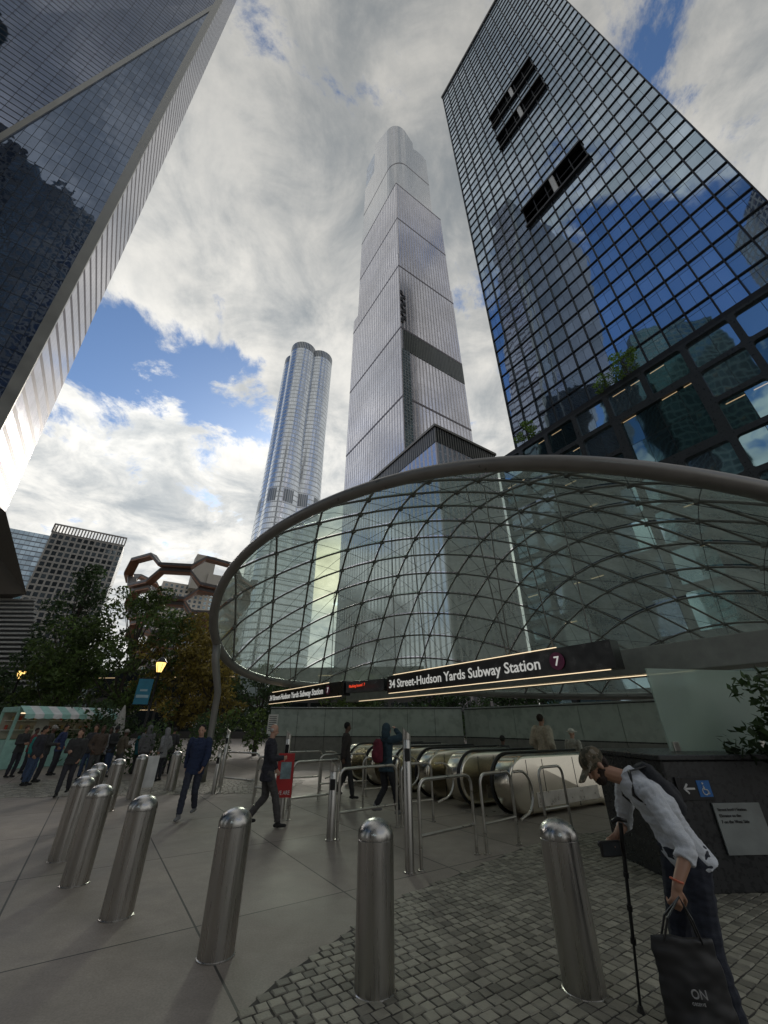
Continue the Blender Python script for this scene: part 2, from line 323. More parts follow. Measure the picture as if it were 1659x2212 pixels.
La=math.atan2(-9.8,12.4); u1=V((math.cos(La+rad(38)),math.sin(La+rad(38)))); u2=V((math.cos(La-rad(38)),math.sin(La-rad(38)))); SP=1.32; sl_=SP/math.sin(rad(76))
P2=lambda a,b: (CX+u1.x*a*sl_+u2.x*b*sl_, CY+u1.y*a*sl_+u2.y*b*sl_)
NN=15; bm=B(); sub=3; gp=.014
for i in range(-NN,NN):
    for j in range(-NN,NN):
        if not any(clampb(*P2(i+a,j+b))[2] for a in (0,.5,1) for b in (0,.5,1)): continue
        gr={}; tx,ty=U(-.012,.012),U(-.012,.012)
        for a in range(sub+1):
            for b in range(sub+1):
                x,y,ok=clampb(*P2(i+gp+a/sub*(1-2*gp),j+gp+b/sub*(1-2*gp))); gr[a,b]=(bm.verts.new((x,y,zs_(x,y)+.05+tx*a+ty*b)),ok)
        for a in range(sub):
            for b in range(sub):
                q=[gr[a,b],gr[a+1,b],gr[a+1,b+1],gr[a,b+1]]
                if any(z[1] for z in q): bm.faces.new([z[0] for z in q])
cn.part('glass_pane_shell',bm,cglass,world=True,smooth=True)
def ribline(bm,p0,dv,r,n,dz=0):
    run=[]
    for t_ in range(-120,121):
        x,y=p0[0]+dv.x*t_*.25,p0[1]+dv.y*t_*.25
        if clampb(x,y)[2]: run.append((x,y))
    if len(run)<3: return
    pts=run[::3]+([run[-1]] if (len(run)-1)%3 else [])
    e0=clampb(run[0][0]-dv.x*.25,run[0][1]-dv.y*.25); e1=clampb(run[-1][0]+dv.x*.25,run[-1][1]+dv.y*.25)
    pts=[e0[:2]]+pts+[e1[:2]]
    sweep(bm,[V((x,y,zs_(x,y)+dz)) for x,y in pts],r,n)
bm=B()
for i in range(-NN,NN+1): ribline(bm,P2(i,0),u2,.038,8); ribline(bm,P2(0,i),u1,.038,8)
for i in range(-NN,NN+1):
    for j in range(-NN,NN+1):
        x,y,ok=clampb(*P2(i,j))
        if ok: box(bm,(x,y,zs_(x,y)-.02),(.13,.13,.11),La)
cn.part('rib_lattice',bm,ribm,world=True,ang=60)
bm=B()
for i in range(-NN,NN+1):
    dv=(u1-u2).normalized(); ribline(bm,P2(i,0),dv,.008,4,-.12); dv=(u1+u2).normalized(); ribline(bm,P2(i,-i),dv,.008,4,-.12)
cn.part('cable_net',bm,darkmetal,world=True)
bm=B(); sweep(bm,[bnd(math.pi*1.0)+V((0,.1,0)),(-6.35,15.4,3.8),(-6.2,15.8,2.8),(-6.2,15.9,1.4),(-6.2,15.9,0)],[.15,.14,.12,.11,.12],14); cn.part('column',bm,rimm,world=True,smooth=True)
# ---------------- hanging signs
disc=pmat('purple_disc',(.24,.045,.12),.5)
def beamsign(name,p0,p1,zb,zt,label,txt):
    p0=V((*p0,0)); p1=V((*p1,0)); L=(p1-p0).length; dr=(p1-p0).normalized(); rz=math.atan2(dr.y,dr.x)
    t=Thing(name,p0+Z*zb,rz,label,'sign','black hanging station signs'); H=zt-zb
    bm=B(); box(bm,(L/2,.16,H/2),(L,.3,H),0,0,.008); bd_=t.part('sign_box',bm,blackp)
    nrm=V((dr.y,-dr.x,0))
    if txt:
        text(txt,H*.66,p0+dr*.12+nrm*.006+Z*(zb+H*.28),rz,letter,t,'lettering',width=L*.77,bold=.003,parent=bd_)
        c=p0+dr*(L*.845)+nrm*.01+Z*(zb+H*.5)
        bm=B(); lathe(bm,[(0,0),(H*.34,0),(H*.34,.01),(0,.01)],28); bm.transform(M.Translation(c)@M.Rotation(rz,4,'Z')@M.Rotation(rad(90),4,'X')); t.part('route_disc',bm,disc,world=True,parent=bd_)
        text('7',H*.5,c+nrm*.014-Z*H*.17,rz,letter,t,'route_number',align='CENTER',bold=.003,parent=bd_)
        for z_ in (-.012,H+.012):
            bm=B(); box(bm,(L*(.45 if z_>0 else .5),.0,z_),(L*(.8 if z_>0 else .97),.03,.012)); t.part('light_strip',bm,warm)
    return t
s1=beamsign('station_sign',(.1,14.1),(4.33,7.67),2.63,3.15,'black hanging sign with white station name lettering','34 Street-Hudson Yards Subway Station')
s3=beamsign('station_sign',(-5.9,21.9),(-1.5,15.5),2.65,3.15,'smaller-looking black station name sign further along the entrance','34 Street-Hudson Yards Subway Station')
s2=beamsign('led_display',(-1.4,15.4),(0,14.25),2.72,3.1,'black led display box between the two signs',None)
text('Flushing-bound  7',.13,V((-1.25,15.27,2.88))+V((-.84,-.55,0))*.02,AD,red,s2,'led_lettering',width=1.1)
for p_,top in (((.3,13.8),(.3,13.8)),((1.2,12.4),(.9,12.0)),((2.9,9.8),(2.4,9.5)),((2.95,9.75),(2.9,9.4)),((3.6,8.7),(3.5,8.9)),((4.1,8.0),(4.4,8.4)),((-2.2,16.5),(-2.2,16.6)),((-4.5,19.8),(-4.4,19))):
    bm=B(); sweep(bm,[(p_[0]+.1,p_[1]+.08,3.1),(top[0],top[1],zs_(*top))],.016,6); cn.part('hanger_rod',bm,ribm,world=True)
t=Thing('lintel_beam',ed(9.5,0,2.6),math.atan2(D.y,D.x),'long grey soffit beam with a warm light strip under canopy','beam')
bm=B(); box(bm,(8.2,0,.28),(17.6,.7,.52),0,0,.02); t.part('beam_box',bm,pmat('beam_paint',(.32,.33,.30),.45))
bm=B(); box(bm,(9.6,.3,-.0),(12.6,.03,.012)); t.part('light_strip',bm,warm)
# ---------------- entrance walls
bst=pmat('base_stone',(.2,.2,.18),.4); cpm=pmat('coping_stone',(.3,.32,.3),.4)
def pwall(a,b,h,label,n):
    a=V((*a,0)); b=V((*b,0)); L=(b-a).length; rz=math.atan2(b.y-a.y,b.x-a.x)
    t=Thing('panel_wall',a,rz,label,'wall'); pwid=L/n
    bm=B(); box(bm,(L/2,.15,h/2),(L,.2,h-.02)); t.part('wall_core',bm,darkstone)
    for i in range(n):
        bm=B(); box(bm,((i+.5)*pwid,0.02,h*.72),(pwid-.02,.05,h*.52),0,0,.004); t.part('frosted_panel',bm,stone)
        bm=B(); box(bm,((i+.5)*pwid,0.02,h*.23),(pwid-.02,.05,h*.42),0,0,.004); t.part('base_panel',bm,bst)
    bm=B(); box(bm,(L/2,.1,h+.02),(L+.05,.34,.06),0,0,.01); t.part('coping',bm,cpm)
pwall((-6.4,24.5),(4.4,24.5),2.55,'pale green-grey frosted panel wall behind escalators',7)
pwall((4.5,24.4),(11.2,14.2),2.5,'pale green-grey frosted panel wall along stairwell',7)
# planter with signs
t=Thing('dark_stone_planter',(3.6,5.95,0),rad(4),'dark granite planter block with signs on its face','planter')
bm=B(); box(bm,(2,.8,.65),(4,1.6,1.3),0,0,.02); t.part('stone_block',bm,darkstone)
bm=B(); box(bm,(2,.8,1.33),(4.08,1.68,.06),0,0,.01); t.part('coping',bm,darkstone)
bm=B(); box(bm,(.33,-.02,1.0),(.46,.02,.24),0,0,.004); sg=t.part('access_sign',bm,blackp,label='black sign with arrow and wheelchair symbol')
bm=B(); box(bm,(.45,-.034,1.0),(.17,.006,.17)); t.part('blue_square',bm,pmat('blue_sign',(.02,.15,.45),.4),parent=sg)
bm=B(); cx=.435; s_=.8
sweep(bm,[(cx,-.042,1.0+.04*s_),(cx+.005,-.042,1-.01*s_),(cx+.05*s_,-.042,1-.015*s_),(cx+.07*s_,-.042,1-.07*s_)],.008,6); sweep(bm,[(cx+.01+.045*s_*math.cos(a*.5),-.042,1-.035*s_+.045*s_*math.sin(a*.5)) for a in range(3,13)],.006,6)
lathe(bm,[(0,-.012),(.010,-.007),(.012,0),(.010,.007),(0,.012)],10,(cx-.002,-.042,1.0+.066*s_)); t.part('wheelchair_symbol',bm,white,parent=sg)
bm=B(); box(bm,(.25,-.036,1.0),(.14,.008,.02)); box(bm,(.205,-.036,1.023),(.075,.008,.02),mat=M.Rotation(rad(-45),4,'Y')); box(bm,(.205,-.036,.977),(.075,.008,.02),mat=M.Rotation(rad(45),4,'Y')); t.part('arrow',bm,white,parent=sg)
bm=B(); box(bm,(.80,-.02,.60),(.62,.02,.5),0,0,.003); ntc=t.part('notice_board',bm,pmat('notice_face',(.26,.28,.27),.4))
for i,(tx,zz) in enumerate((('Street level / Station',.77),('Elevator to the',.71),('7 on the West Side',.65))):
    text(tx,.046,t.inv.inverted()@V((.53,-.034,zz)),rad(4),blackp,t,'notice_lettering',parent=ntc,ext=.002)
m,g=newmat('screen_glass'); a=g.n('BsdfTransparent',{'Color':(.8,.9,.86,1)}); b=g.n('BsdfTranslucent',{'Color':(.68,.78,.72,1)}); c=g.n('BsdfPrincipled',{'Base Color':(.58,.66,.6,1),'Roughness':.15})
x=g.n('MixShader',{0:.5,1:b.outputs[0],2:c.outputs[0]}); x=g.n('MixShader',{0:.7,1:a.outputs[0],2:x.outputs[0]}); g.out(x.outputs[0]); sgl=m
t=Thing('glass_screen',(4.15,6.55,1.37),rad(10),'tall frosted glass screen standing on the planter','screen')
bm=B(); box(bm,(1.7,0,.56),(3.4,.03,1.12),0,0,.004); t.part('glass_sheet',bm,sgl)
for x_ in (.1,1.6,3.2):
    bm=B(); box(bm,(x_,0,.06),(.1,.08,.12),0,0,.008); t.part('clamp',bm,steel2)
# ---------------- vegetation
def leafmesh(cl,per,size,flat=.6):
    PP=[]
    for c,r in cl:
        n=max(3,int(per*r*r)); a=RNG.normal(size=(n,3)); a/=np.linalg.norm(a,axis=1)[:,None]; a*=r*(.5+.55*RNG.random((n,1))**.7); a[:,2]*=flat; PP.append(a+np.array(c))
    P=np.concatenate(PP); n=len(P); Nn=RNG.normal(size=(n,3)); Nn[:,2]+=.6; Nn/=np.linalg.norm(Nn,axis=1)[:,None]
    S=np.cross(Nn,RNG.normal(size=(n,3))); S/=np.linalg.norm(S,axis=1)[:,None]; Q=np.cross(Nn,S); sz=(size*(.6+.8*RNG.random((n,1))))
    vs=np.stack([P-S*sz,P-Q*sz*.45,P+S*sz,P+Q*sz*.45+Nn*sz*.2],axis=1).reshape(-1,3)
    me=bpy.data.meshes.new('leaves'); me.from_pydata(vs.tolist(),[],np.arange(4*n).reshape(-1,4).tolist()); return me
def leafmat(name,col):
    m,g=newmat(name); ri=g.n('NewGeometry').outputs['Random Per Island']; nz=g.noise(g.n('TexCoord').outputs['Object'],.7,3)
    c=g.rgb(col,g.m('MULTIPLY',g.mr(ri,0,1,.5,1.6),g.mr(nz,.35,.65,.5,1.4)))
    a=g.n('BsdfPrincipled',{'Base Color':c,'Roughness':.5}); b=g.n('BsdfTranslucent',{'Color':c}); g.out(g.n('MixShader',{0:.45,1:a.outputs[0],2:b.outputs[0]}).outputs[0]); return m
lf=[leafmat('leaf_green',(.085,.13,.035)),leafmat('leaf_dark',(.055,.095,.035)),leafmat('leaf_yellow',(.24,.19,.045)),leafmat('leaf_bright',(.18,.3,.05))]
bark=pmat('bark',(.06,.05,.04),.9,0,.3,6,.4,20,(1,1,.3))
def tree(x,y,h,cr,mat,label,spire=False,z0=0,per=210,size=.14,trunk=.16,ncl=30,base=.25):
    t=Thing('tree',(x,y,z0),0,label,'tree'); bm=B()
    pts=[V((0,0,0))]
    for i in range(1,7): pts.append(V((U(-.12,.12)*i*.3,U(-.12,.12)*i*.3,h*.9*i/6)))
    sweep(bm,pts,[trunk*(1-.14*i) for i in range(7)],9); cl=[]
    for i in range(ncl):
        f=base+(1-base)*((i+R())/ncl); ww=(1.05-f)**.8*1.25 if spire else math.sin(math.pi*min(1,(f-base)/(1-base)*.85+.12))**.6
        a=i*2.4+U(-.5,.5); rr=cr*ww*U(.25,.95); c=V((math.cos(a)*rr,math.sin(a)*rr,h*f)); r_=cr*U(.2,.4)*(ww*.5+.45)
        cl.append((c,r_)); k=pts[min(6,int(f*.8*6))]
        sweep(bm,[k,(k+c)/2+V((0,0,-.1*cr)),c],[trunk*.35,trunk*.2,trunk*.06],5)
    t.part('trunk',bm,bark); t.part('crown',leafmesh(cl,per,size),mat)
    return t
tree(-23.8,30,13.2,3.8,lf[1],'tall dark green tree with a pointed crown',True,ncl=54,base=.12)
tree(-16.8,27,10.2,3.7,lf[0],'full green tree with a broad crown',ncl=36); tree(-13.2,28,8.6,3.2,lf[2],'tree turning yellow beside the lamp',ncl=34)
tree(-30.6,32,5.8,3,lf[1],'dark green tree behind the kiosk'); tree(-29,27,4.6,2.6,lf[2],'yellowing tree near the kiosk'); tree(-10.6,26,6.6,2.6,lf[2],'small yellow-green tree by the canopy')
tree(-20,26,7.9,3.2,lf[0],'green street tree in the planting'); tree(-25,24,5.4,2.4,lf[0],'green street tree near the food kiosk'); tree(-8.3,29,5.4,2.4,lf[1],'small dark tree beyond the canopy')
tree(4,33,5,3,lf[1],'dark tree beyond the stairwell wall'); tree(-2,32,5.2,3,lf[0],'green tree beyond the stairwell wall'); tree(10,32,5.4,3.4,lf[1],'dark tree beyond the wall')
def hedge(a,b,h,wd,label,mat,size=.07,per=420):
    a=V((*a,0));b=V((*b,0));L=(b-a).length; n=int(L/.55); cl=[]
    for i in range(n*2): cl.append(((a.lerp(b,R()))+V((U(-wd,wd),U(-wd,wd),U(.25,h))),U(.4,.75)))
    me=leafmesh(cl,per,size,.9); o=mk('hedge',me,mat); tag(o,label,'hedge')
hedge((-12,19),(-6.8,17.5),1.7,.7,'dense dark green hedge beside the canopy column',lf[1]); hedge((-30,26),(-12,22),2.3,.9,'dark planting behind the waiting crowd',lf[1],.1,260); hedge((-12,22.5),(-6.5,22),2.5,.7,'tall dark shrubs near the canopy column',lf[0],.09,300)
hedge((-7,27),(14,29),2.6,.8,'dark planting beyond the stone wall',lf[1],.12,200)
cl=[(V((5.15+U(-.35,.9),5.6+U(-.3,.6),1.25+U(-.1,1.05))),U(.16,.3)) for _ in range(40)]
o=mk('shrub',leafmesh(cl,560,.07,.9),leafmat('leaf_shrub',(.045,.075,.025))); tag(o,'broad-leaved green shrub over the planter edge','shrub')
# ---------------- left tower
gd=facade('dark_mirror_glass',1.5,4.1,.09,.16,(.16,.20,.28),(.012,.015,.02),.006,.03,.07,.10)
gd2=facade('upper_mirror_glass',3.0,2.05,.08,.34,(.17,.20,.28),(.010,.012,.018),.006,.03,.04,.10)
gs=facade('striped_facade',1.5,4.2,.05,1.3,(.42,.41,.455),(.06,.045,.06),.006,.12,.01,.08,fm=.3)
silver=pmat('silver_edge',(.34,.335,.31),.4,.6,.1,.3)
t=Thing('office_tower',(-75,55,0),0,'leaning dark glass office tower with pale striped side','tower')
SE=lambda s,z,o=0: V((-65,53.2,0))+(-E)*s+V((0,-.0695*z,z))+V((.55,-.835,0))*o
H=330
bm=B(); ps=[(34.1,30),(0,253),(0,30)]; quad(bm,[SE(*p_) for p_ in ps],ps); t.part('lower_facet',bm,gd,world=True)
bm=B(); quad(bm,[SE(34.1,30),SE(0,253),SE(0,H),SE(75,H,9),SE(75,30,2)],[(34,30),(0,253),(0,H),(75,H),(75,30)]); t.part('upper_facet',bm,gd2,world=True)
def strip(a,b,wd,th,nm,nn):
    bm=B(); dr=(b-a).normalized(); s=dr.cross(nn).normalized()*wd; n_=nn*th
    c=[a-s,a+s,b+s,b-s]; vs=[bm.verts.new(x) for x in c]+[bm.verts.new(x+n_) for x in c]
    for f in ((0,1,2,3),(4,5,6,7),(0,1,5,4),(1,2,6,5),(2,3,7,6),(3,0,4,7)): bm.faces.new([vs[i] for i in f])
    bmesh.ops.recalc_face_normals(bm,faces=bm.faces); t.part(nm,bm,silver,world=True)
NF=V((.55,-.835,0))
strip(SE(34.1,30),SE(0,253),.55,.3,'fold_trim',NF); strip(SE(.6,28),SE(.6,H),.95,.5,'corner_trim',NF)
def side(z,f):
    L=21.5+(17-21.5)*(z-30)/220; L=max(L,5); a=V((-65,53.2-.0695*z,z)); return a+D*(L*f)
bm=B(); zs=[30+i*10 for i in range(31)]
for z0,z1 in zip(zs,zs[1:]): quad(bm,[side(z0,0),side(z0,1),side(z1,1),side(z1,0)],[(0,z0),(20,z0),(20,z1),(0,z1)])
t.part('striped_side',bm,gs,world=True)
bm=B(); b0=[SE(75,30,2),SE(0,30),side(30,1),side(30,1)-E*60]; b1=[SE(75,H,9),SE(0,H),side(H,1),side(H,1)-E*60]
bm.faces.new([bm.verts.new(x) for x in b0]); bm.faces.new([bm.verts.new(x) for x in b1])
q=[b0[2],b0[3],b1[3],b1[2]]; bm.faces.new([bm.verts.new(x) for x in q]); t.part('soffit_and_roof',bm,darkmetal,world=True)
bm=B(); prism(bm,[V((-120,30,0)),V((-76,58,0)),V((-86,76,0)),V((-130,60,0))],0,30); t.part('base_wall',bm,[facade('base_glass',3,5,.3,.5,(.12,.15,.17),(.1,.1,.1)),roofm],world=True)
t=Thing('ribbed_pavilion',(-40,44,0),0,'white ribbed low pavilion with a slanted roof edge','building')
bm=B()
for i in range(30):
    z=.4+i*.46; xr=-31.6-.49*z; box(bm,V((xr-8,40+.05*i,z)),(16,.5,.17),rad(2))
t.part('cladding_rib',bm,pmat('pale_rib',(.42,.42,.4),.5),world=True)
bm=B(); vs=[(-50,40.6,0),(-31.8,41.2,0),(-38.4,41.6,13.6),(-50,41.4,13.6)]; bm.faces.new([bm.verts.new(v) for v in vs]); vs2=[(-31.8,41.2,0),(-52,60,0),(-56,60,13.6),(-38.4,41.6,13.6)]; bm.faces.new([bm.verts.new(v) for v in vs2]); t.part('core_wall',bm,pmat('pav_dark',(.1,.105,.11),.4,.3),world=True)
bm=B(); vs=[(-62,50,33),(-45.2,40.2,24),(-38.0,40,13.9),(-50,40,13.9)]; a=[bm.verts.new(v) for v in vs]; bm.faces.new(a); b=[bm.verts.new((v[0]-22,v[1]+14,v[2]+1)) for v in vs]; bm.faces.new(b)
for i in range(4): bm.faces.new((a[i],a[(i+1)%4],b[(i+1)%4],b[i]))
t.part('dark_canopy_wing',bm,pmat('bronze',(.09,.075,.055),.6,.2),world=True)
# ---------------- right tower
RC=V((26,60,0)); rg=[facade('right_glass_%d'%i,1.54,4.0,.05,.08,c_,(.02,.022,.025),.004,.02,.015,.1) for i,c_ in enumerate(((.50,.62,.76),(.42,.54,.66),(.56,.68,.82)))]
t=Thing('office_tower',RC,0,'dark gridded glass office tower with recessed terraces','tower')
cw=43.0/14; NR=50; z0=45; rh=4.0; SL=(165,149,105)
def inslot(c_,z): return 5<=c_<10 and any(s_<=z<s_+7.9 for s_ in SL)
wins=[]
for r_ in range(NR):
    for c_ in range(14):
        z=z0+r_*rh
        if not inslot(c_,z): wins.append((RC-D*(c_+.5)*cw+Z*(z+rh/2),c_))
wins.sort(key=lambda a:(a[0]-V((0,0,1.7))).length)
def pane(bm,c,w_,h_,tl,mi=0,s0=0):
    n_=(-E+V((U(-tl,tl),U(-tl,tl),U(-tl,tl)))).normalized(); s=(-D-n_*(-D).dot(n_)).normalized(); u_=n_.cross(s); u_=u_ if u_.z>0 else -u_
    z=c.z; quad(bm,[c-s*w_/2-u_*h_/2,c+s*w_/2-u_*h_/2,c+s*w_/2+u_*h_/2,c-s*w_/2+u_*h_/2],[(s0,z-h_/2),(s0+w_,z-h_/2),(s0+w_,z+h_/2),(s0,z+h_/2)],mi)
for c,ci in wins[:100]:
    bm=B(); pane(bm,c,cw-.16,rh-.16,.004,0,ci*cw+.08); t.part('window',bm,rg[random.choice((0,0,1,2))],world=True)
bm=B()
for c,ci in wins[100:]: pane(bm,c,cw-.16,rh-.16,.004,random.choice((0,0,1,2)),ci*cw+.08)
o=t.part('window_field',bm,rg,world=True); o["kind"]="stuff"
bm=B()
for c_ in range(15): box(bm,RC-D*c_*cw-E*.12+Z*(z0+NR*rh/2),(.16,.5,NR*rh),AD)
for r_ in range(NR+1): box(bm,RC-D*21.5-E*.05+Z*(z0+r_*rh),(43.2,.34,.2),AD)
t.part('mullion_grid',bm,darkmetal,world=True)
bm=B(); prism(bm,[RC+E*6,RC-D*43+E*6,RC-D*43+E*40,RC+E*40],0,z0+NR*rh-1)
t.part('tower_core',bm,[pmat('core_dark',(.015,.016,.018),.4),roofm],world=True)
bm=B()
for a,b in ((RC+E*.1,RC+E*40),(RC-D*43+E*40,RC-D*43+E*.1)):
    L=(b-a).length; quad(bm,[a+Z*z0,b+Z*z0,b+Z*(z0+NR*rh),a+Z*(z0+NR*rh)],[(0,z0),(L,z0),(L,z0+NR*rh),(0,z0+NR*rh)])
t.part('side_curtain_wall',bm,facade('side_glass',3.07,4.0,.18,.25,(.26,.36,.44),(.02,.02,.02),.02,.03,.02),world=True)
bm=B(); box(bm,RC-D*21.5+E*2+Z*(z0+NR*rh+.6),(44,5,1.4),AD); t.part('roof_parapet',bm,pmat('parapet',(.2,.19,.18),.5,.3),world=True)
for s_ in SL:
    bm=B(); a=RC-D*(5*cw)+Z*s_; b=RC-D*(10*cw)+Z*s_
    box(bm,(a+b)/2-E*.3+Z*.2,(5*cw+.6,1.0,.6),AD); box(bm,(a+b)/2-E*.3+Z*7.7,(5*cw+.6,1.0,.6),AD); t.part('terrace_frame',bm,blackp,world=True)
    bm=B(); box(bm,RC-D*(7.6*cw)-E*.2+Z*(s_+4),(1.0,.7,7.0),AD); t.part('terrace_column',bm,white,world=True)
# podium
t=Thing('podium_building',RC-E*3.5,0,'dark framed podium with large windows and terrace plants','building')
PC=RC-E*3.6+D*2.2; pn=9; pcw=47.0/pn; prh=5.05; pg=[facade('podium_glass_%d'%i,2.6,5.05,.05,.06,c_,(.02,.02,.02),.012,.03,.03,.1,lit=.2) for i,c_ in enumerate(((.28,.42,.46),(.46,.6,.7),(.16,.25,.28)))]
merged={(4,6),(5,6),(4,7),(5,7)}
bm=B()
def frame(bm,c0,c1,r0,r1,tw=.36):
    a=PC-D*(c0*pcw)+Z*(r0*prh); L=(c1-c0)*pcw; Hh=(r1-r0)*prh; rr=.35; inn=[]
    for cx,cz,a0 in ((L-tw-rr,tw+rr,-90),(L-tw-rr,Hh-tw-rr,0),(tw+rr,Hh-tw-rr,90),(tw+rr,tw+rr,180)):
        for k_ in range(5): an=rad(a0+90*k_/4); inn.append((cx+rr*math.cos(an),cz+rr*math.sin(an)))
    P3=lambda q,o: a-D*q[0]+Z*q[1]-E*o
    oc=[(L,0),(L,Hh),(0,Hh),(0,0)]
    iv=[bm.verts.new(P3(q,.0)) for q in inn]; ib=[bm.verts.new(P3(q,-.5)) for q in inn]; ov=[bm.verts.new(P3(q,0)) for q in oc]
    for k_ in range(4):
        for j in range(4): bm.faces.new((iv[k_*5+j],iv[k_*5+j+1],ov[k_]))
        bm.faces.new((iv[k_*5+4],iv[(k_*5+5)%20],ov[(k_+1)%4],ov[k_]))
    for k_ in range(20): bm.faces.new((iv[k_],ib[k_],ib[(k_+1)%20],iv[(k_+1)%20]))
for c_ in range(pn):
    for r_ in range(9):
        if (c_,r_) in merged:
            if (c_,r_)!=(4,6): continue
            frame(bm,4,6,6,8,.8); w_,h_,cc=2*pcw,2*prh,(5,7)
        else: frame(bm,c_,c_+1,r_,r_+1); w_,h_,cc=pcw,prh,(c_+.5,r_+.5)
        b2=B(); pane(b2,PC-D*(cc[0]*pcw)+Z*(cc[1]*prh)+E*.4,w_-.3,h_-.3,.03,0,int(R()*20)*2.6); t.part('window',b2,pg[random.choice((0,0,1,1,2))],world=True)
bmesh.ops.recalc_face_normals(bm,faces=bm.faces); t.part('facade_frame',bm,pmat('podium_frame',(.045,.05,.052),.35,.4),world=True)
bm=B(); prism(bm,[PC+E*.75,PC-D*47+E*.75,PC-D*47+E*6,PC+E*6],0,45.2); t.part('podium_core',bm,[blackp,roofm],world=True)
bm=B(); box(bm,PC-D*23.5+E*.3+Z*45.8,(47.2,.5,.9),AD); t.part('parapet',bm,darkmetal,world=True)
tree(26.2,54.6,5.8,2.4,lf[3],'small bright green tree on the podium terrace',z0=45.3,size=.2,per=120,ncl=20,trunk=.1,base=.15)
tree(35.6,39.2,5.4,2.7,lf[3],'leafy terrace tree above the podium windows',z0=45.3,size=.16,per=160,ncl=22,trunk=.1,base=.15)
tree(33.8,42,3.8,2.1,lf[3],'low terrace shrub tree on the podium roof',z0=45.3,size=.16,per=140,ncl=14,trunk=.08,base=.15)
# ---------------- central tower
C1=V((6.2,92,0))
mg=facade('pink_mullion_glass',1.55,4.1,.6,.12,(.64,.64,.70),(.68,.64,.66),.004,.14,.0,.07,fm=.35,fr=.4,big=.03)
bg_=facade('crown_glass',1.55,4.1,.2,.12,(.70,.72,.76),(.62,.62,.64),.004,.08,.01,.06)
dk=facade('louvre_band',.8,30,.3,.1,(.05,.055,.055),(.16,.17,.15),0,.3)
t=Thing('stepped_skyscraper',C1,0,'tall pale stepped glass skyscraper with vertical fins','tower')
def rfp(e1,d1,r,e0=0,d0=0,n=8):
    pts=[]
    for k_ in range(n+1): 
        a=rad(90*k_/n); pts.append(C1+E*(e0+r-r*math.sin(a))+D*(d0+r-r*math.cos(a)))
    pts=pts[::-1]; return pts+[C1+E*e1+D*d0,C1+E*e1+D*d1,C1+E*e0+D*d1]
bm=B(); prism(bm,rect(C1,0,31,0,39),0,182); t.part('lower_shaft',bm,[mg,roofm],world=True)
bm=B(); prism(bm,rect(C1,.3,30.7,.3,35.5),182.01,250); t.part('middle_shaft',bm,[mg,roofm],world=True)
bm=B(); prism(bm,rfp(25,35.2,8,.5,.5),250.01,318); t.part('upper_shaft',bm,[bg_,roofm],world=True)
fp=rfp(15,24,8,.8,.8); zt=[344-i*.9 for i in range(9)]+[328,352,362]
bm=B(); prism(bm,fp,318.01,zt); t.part('crown',bm,[bg_,roofm],world=True)
bm=B(); prism(bm,rect(C1,1,14,24.2,35),318.01,350); t.part('side_crown',bm,[facade('blue_crown',1.55,4.1,.12,.12,(.34,.44,.6),(.3,.3,.32),.01,.04),roofm],world=True)
bm=B(); prism(bm,rect(C1,18,24.8,2,30),318.01,326); t.part('rear_crown',bm,[bg_,roofm],world=True)
blt=pmat('belt',(.2,.18,.2),.5,.3)
for z,fp in ((131.2,rect(C1,-.06,31.06,-.06,39.06)),(172,rect(C1,-.06,31.06,-.06,39.06)),(213,rect(C1,.24,30.76,.24,35.56)),(249,rect(C1,.24,30.76,.24,35.56)),(96,rect(C1,-.06,31.06,-.06,39.06))):
    bm=B(); prism(bm,fp,z,z+.9,0,0); t.part('belt_course',bm,blt,world=True)
bm=B(); prism(bm,rfp(25.06,35.26,8,.44,.44),283,283.8,0,0); t.part('belt_course',bm,blt,world=True)
bm=B(); a=C1-D*.1+E*1.2; b=C1-D*.1+E*31.0; quad(bm,[a+Z*120,b+Z*120,b+Z*131,a+Z*131],[(0,1),(30,1),(30,12),(0,12)]); t.part('mechanical_louvre',bm,dk,world=True)
bm=B(); a=C1-D*.12+E*.2; b=C1-D*.12+E*3.6; quad(bm,[a+Z*50,b+Z*50,b+Z*120,a+Z*120],[(0,50),(3.4,50),(3.4,120),(0,120)]); t.part('hoist_strip',bm,facade('dark_strip',1.13,1.4,.2,.25,(.3,.38,.42),(.3,.32,.32),.03,.05),world=True)
bm=B()
for i in range(9): box(bm,C1-D*.2+E*(.8+1.2*(i%2))+Z*(136+i*2.2),(1.2,.3,2.2),AE)
t.part('balcony_stack',bm,darkmetal,world=True)
C2=V((12.2,71,0)); t=Thing('podium_block',C2,0,'lower glass podium block with dark roof band','building')
bm=B(); prism(bm,rect(C2,0,20.6,0,30),0,60); t.part('curtain_wall',bm,[mg,roofm],world=True)
bm=B(); prism(bm,rect(C2,-.1,20.7,-.1,30.1),60.01,64.5); t.part('louvre_band',bm,[facade('podlouvre',.8,40,.3,.1,(.05,.05,.05),(.3,.29,.27),0,.3),roofm],world=True)
bm=B(); prism(bm,rect(C2,-.4,21.0,-.4,30.4),64.51,65.2); t.part('roof_edge',bm,[pmat('roof_edge',(.3,.28,.25),.5,.3)]*2,world=True)
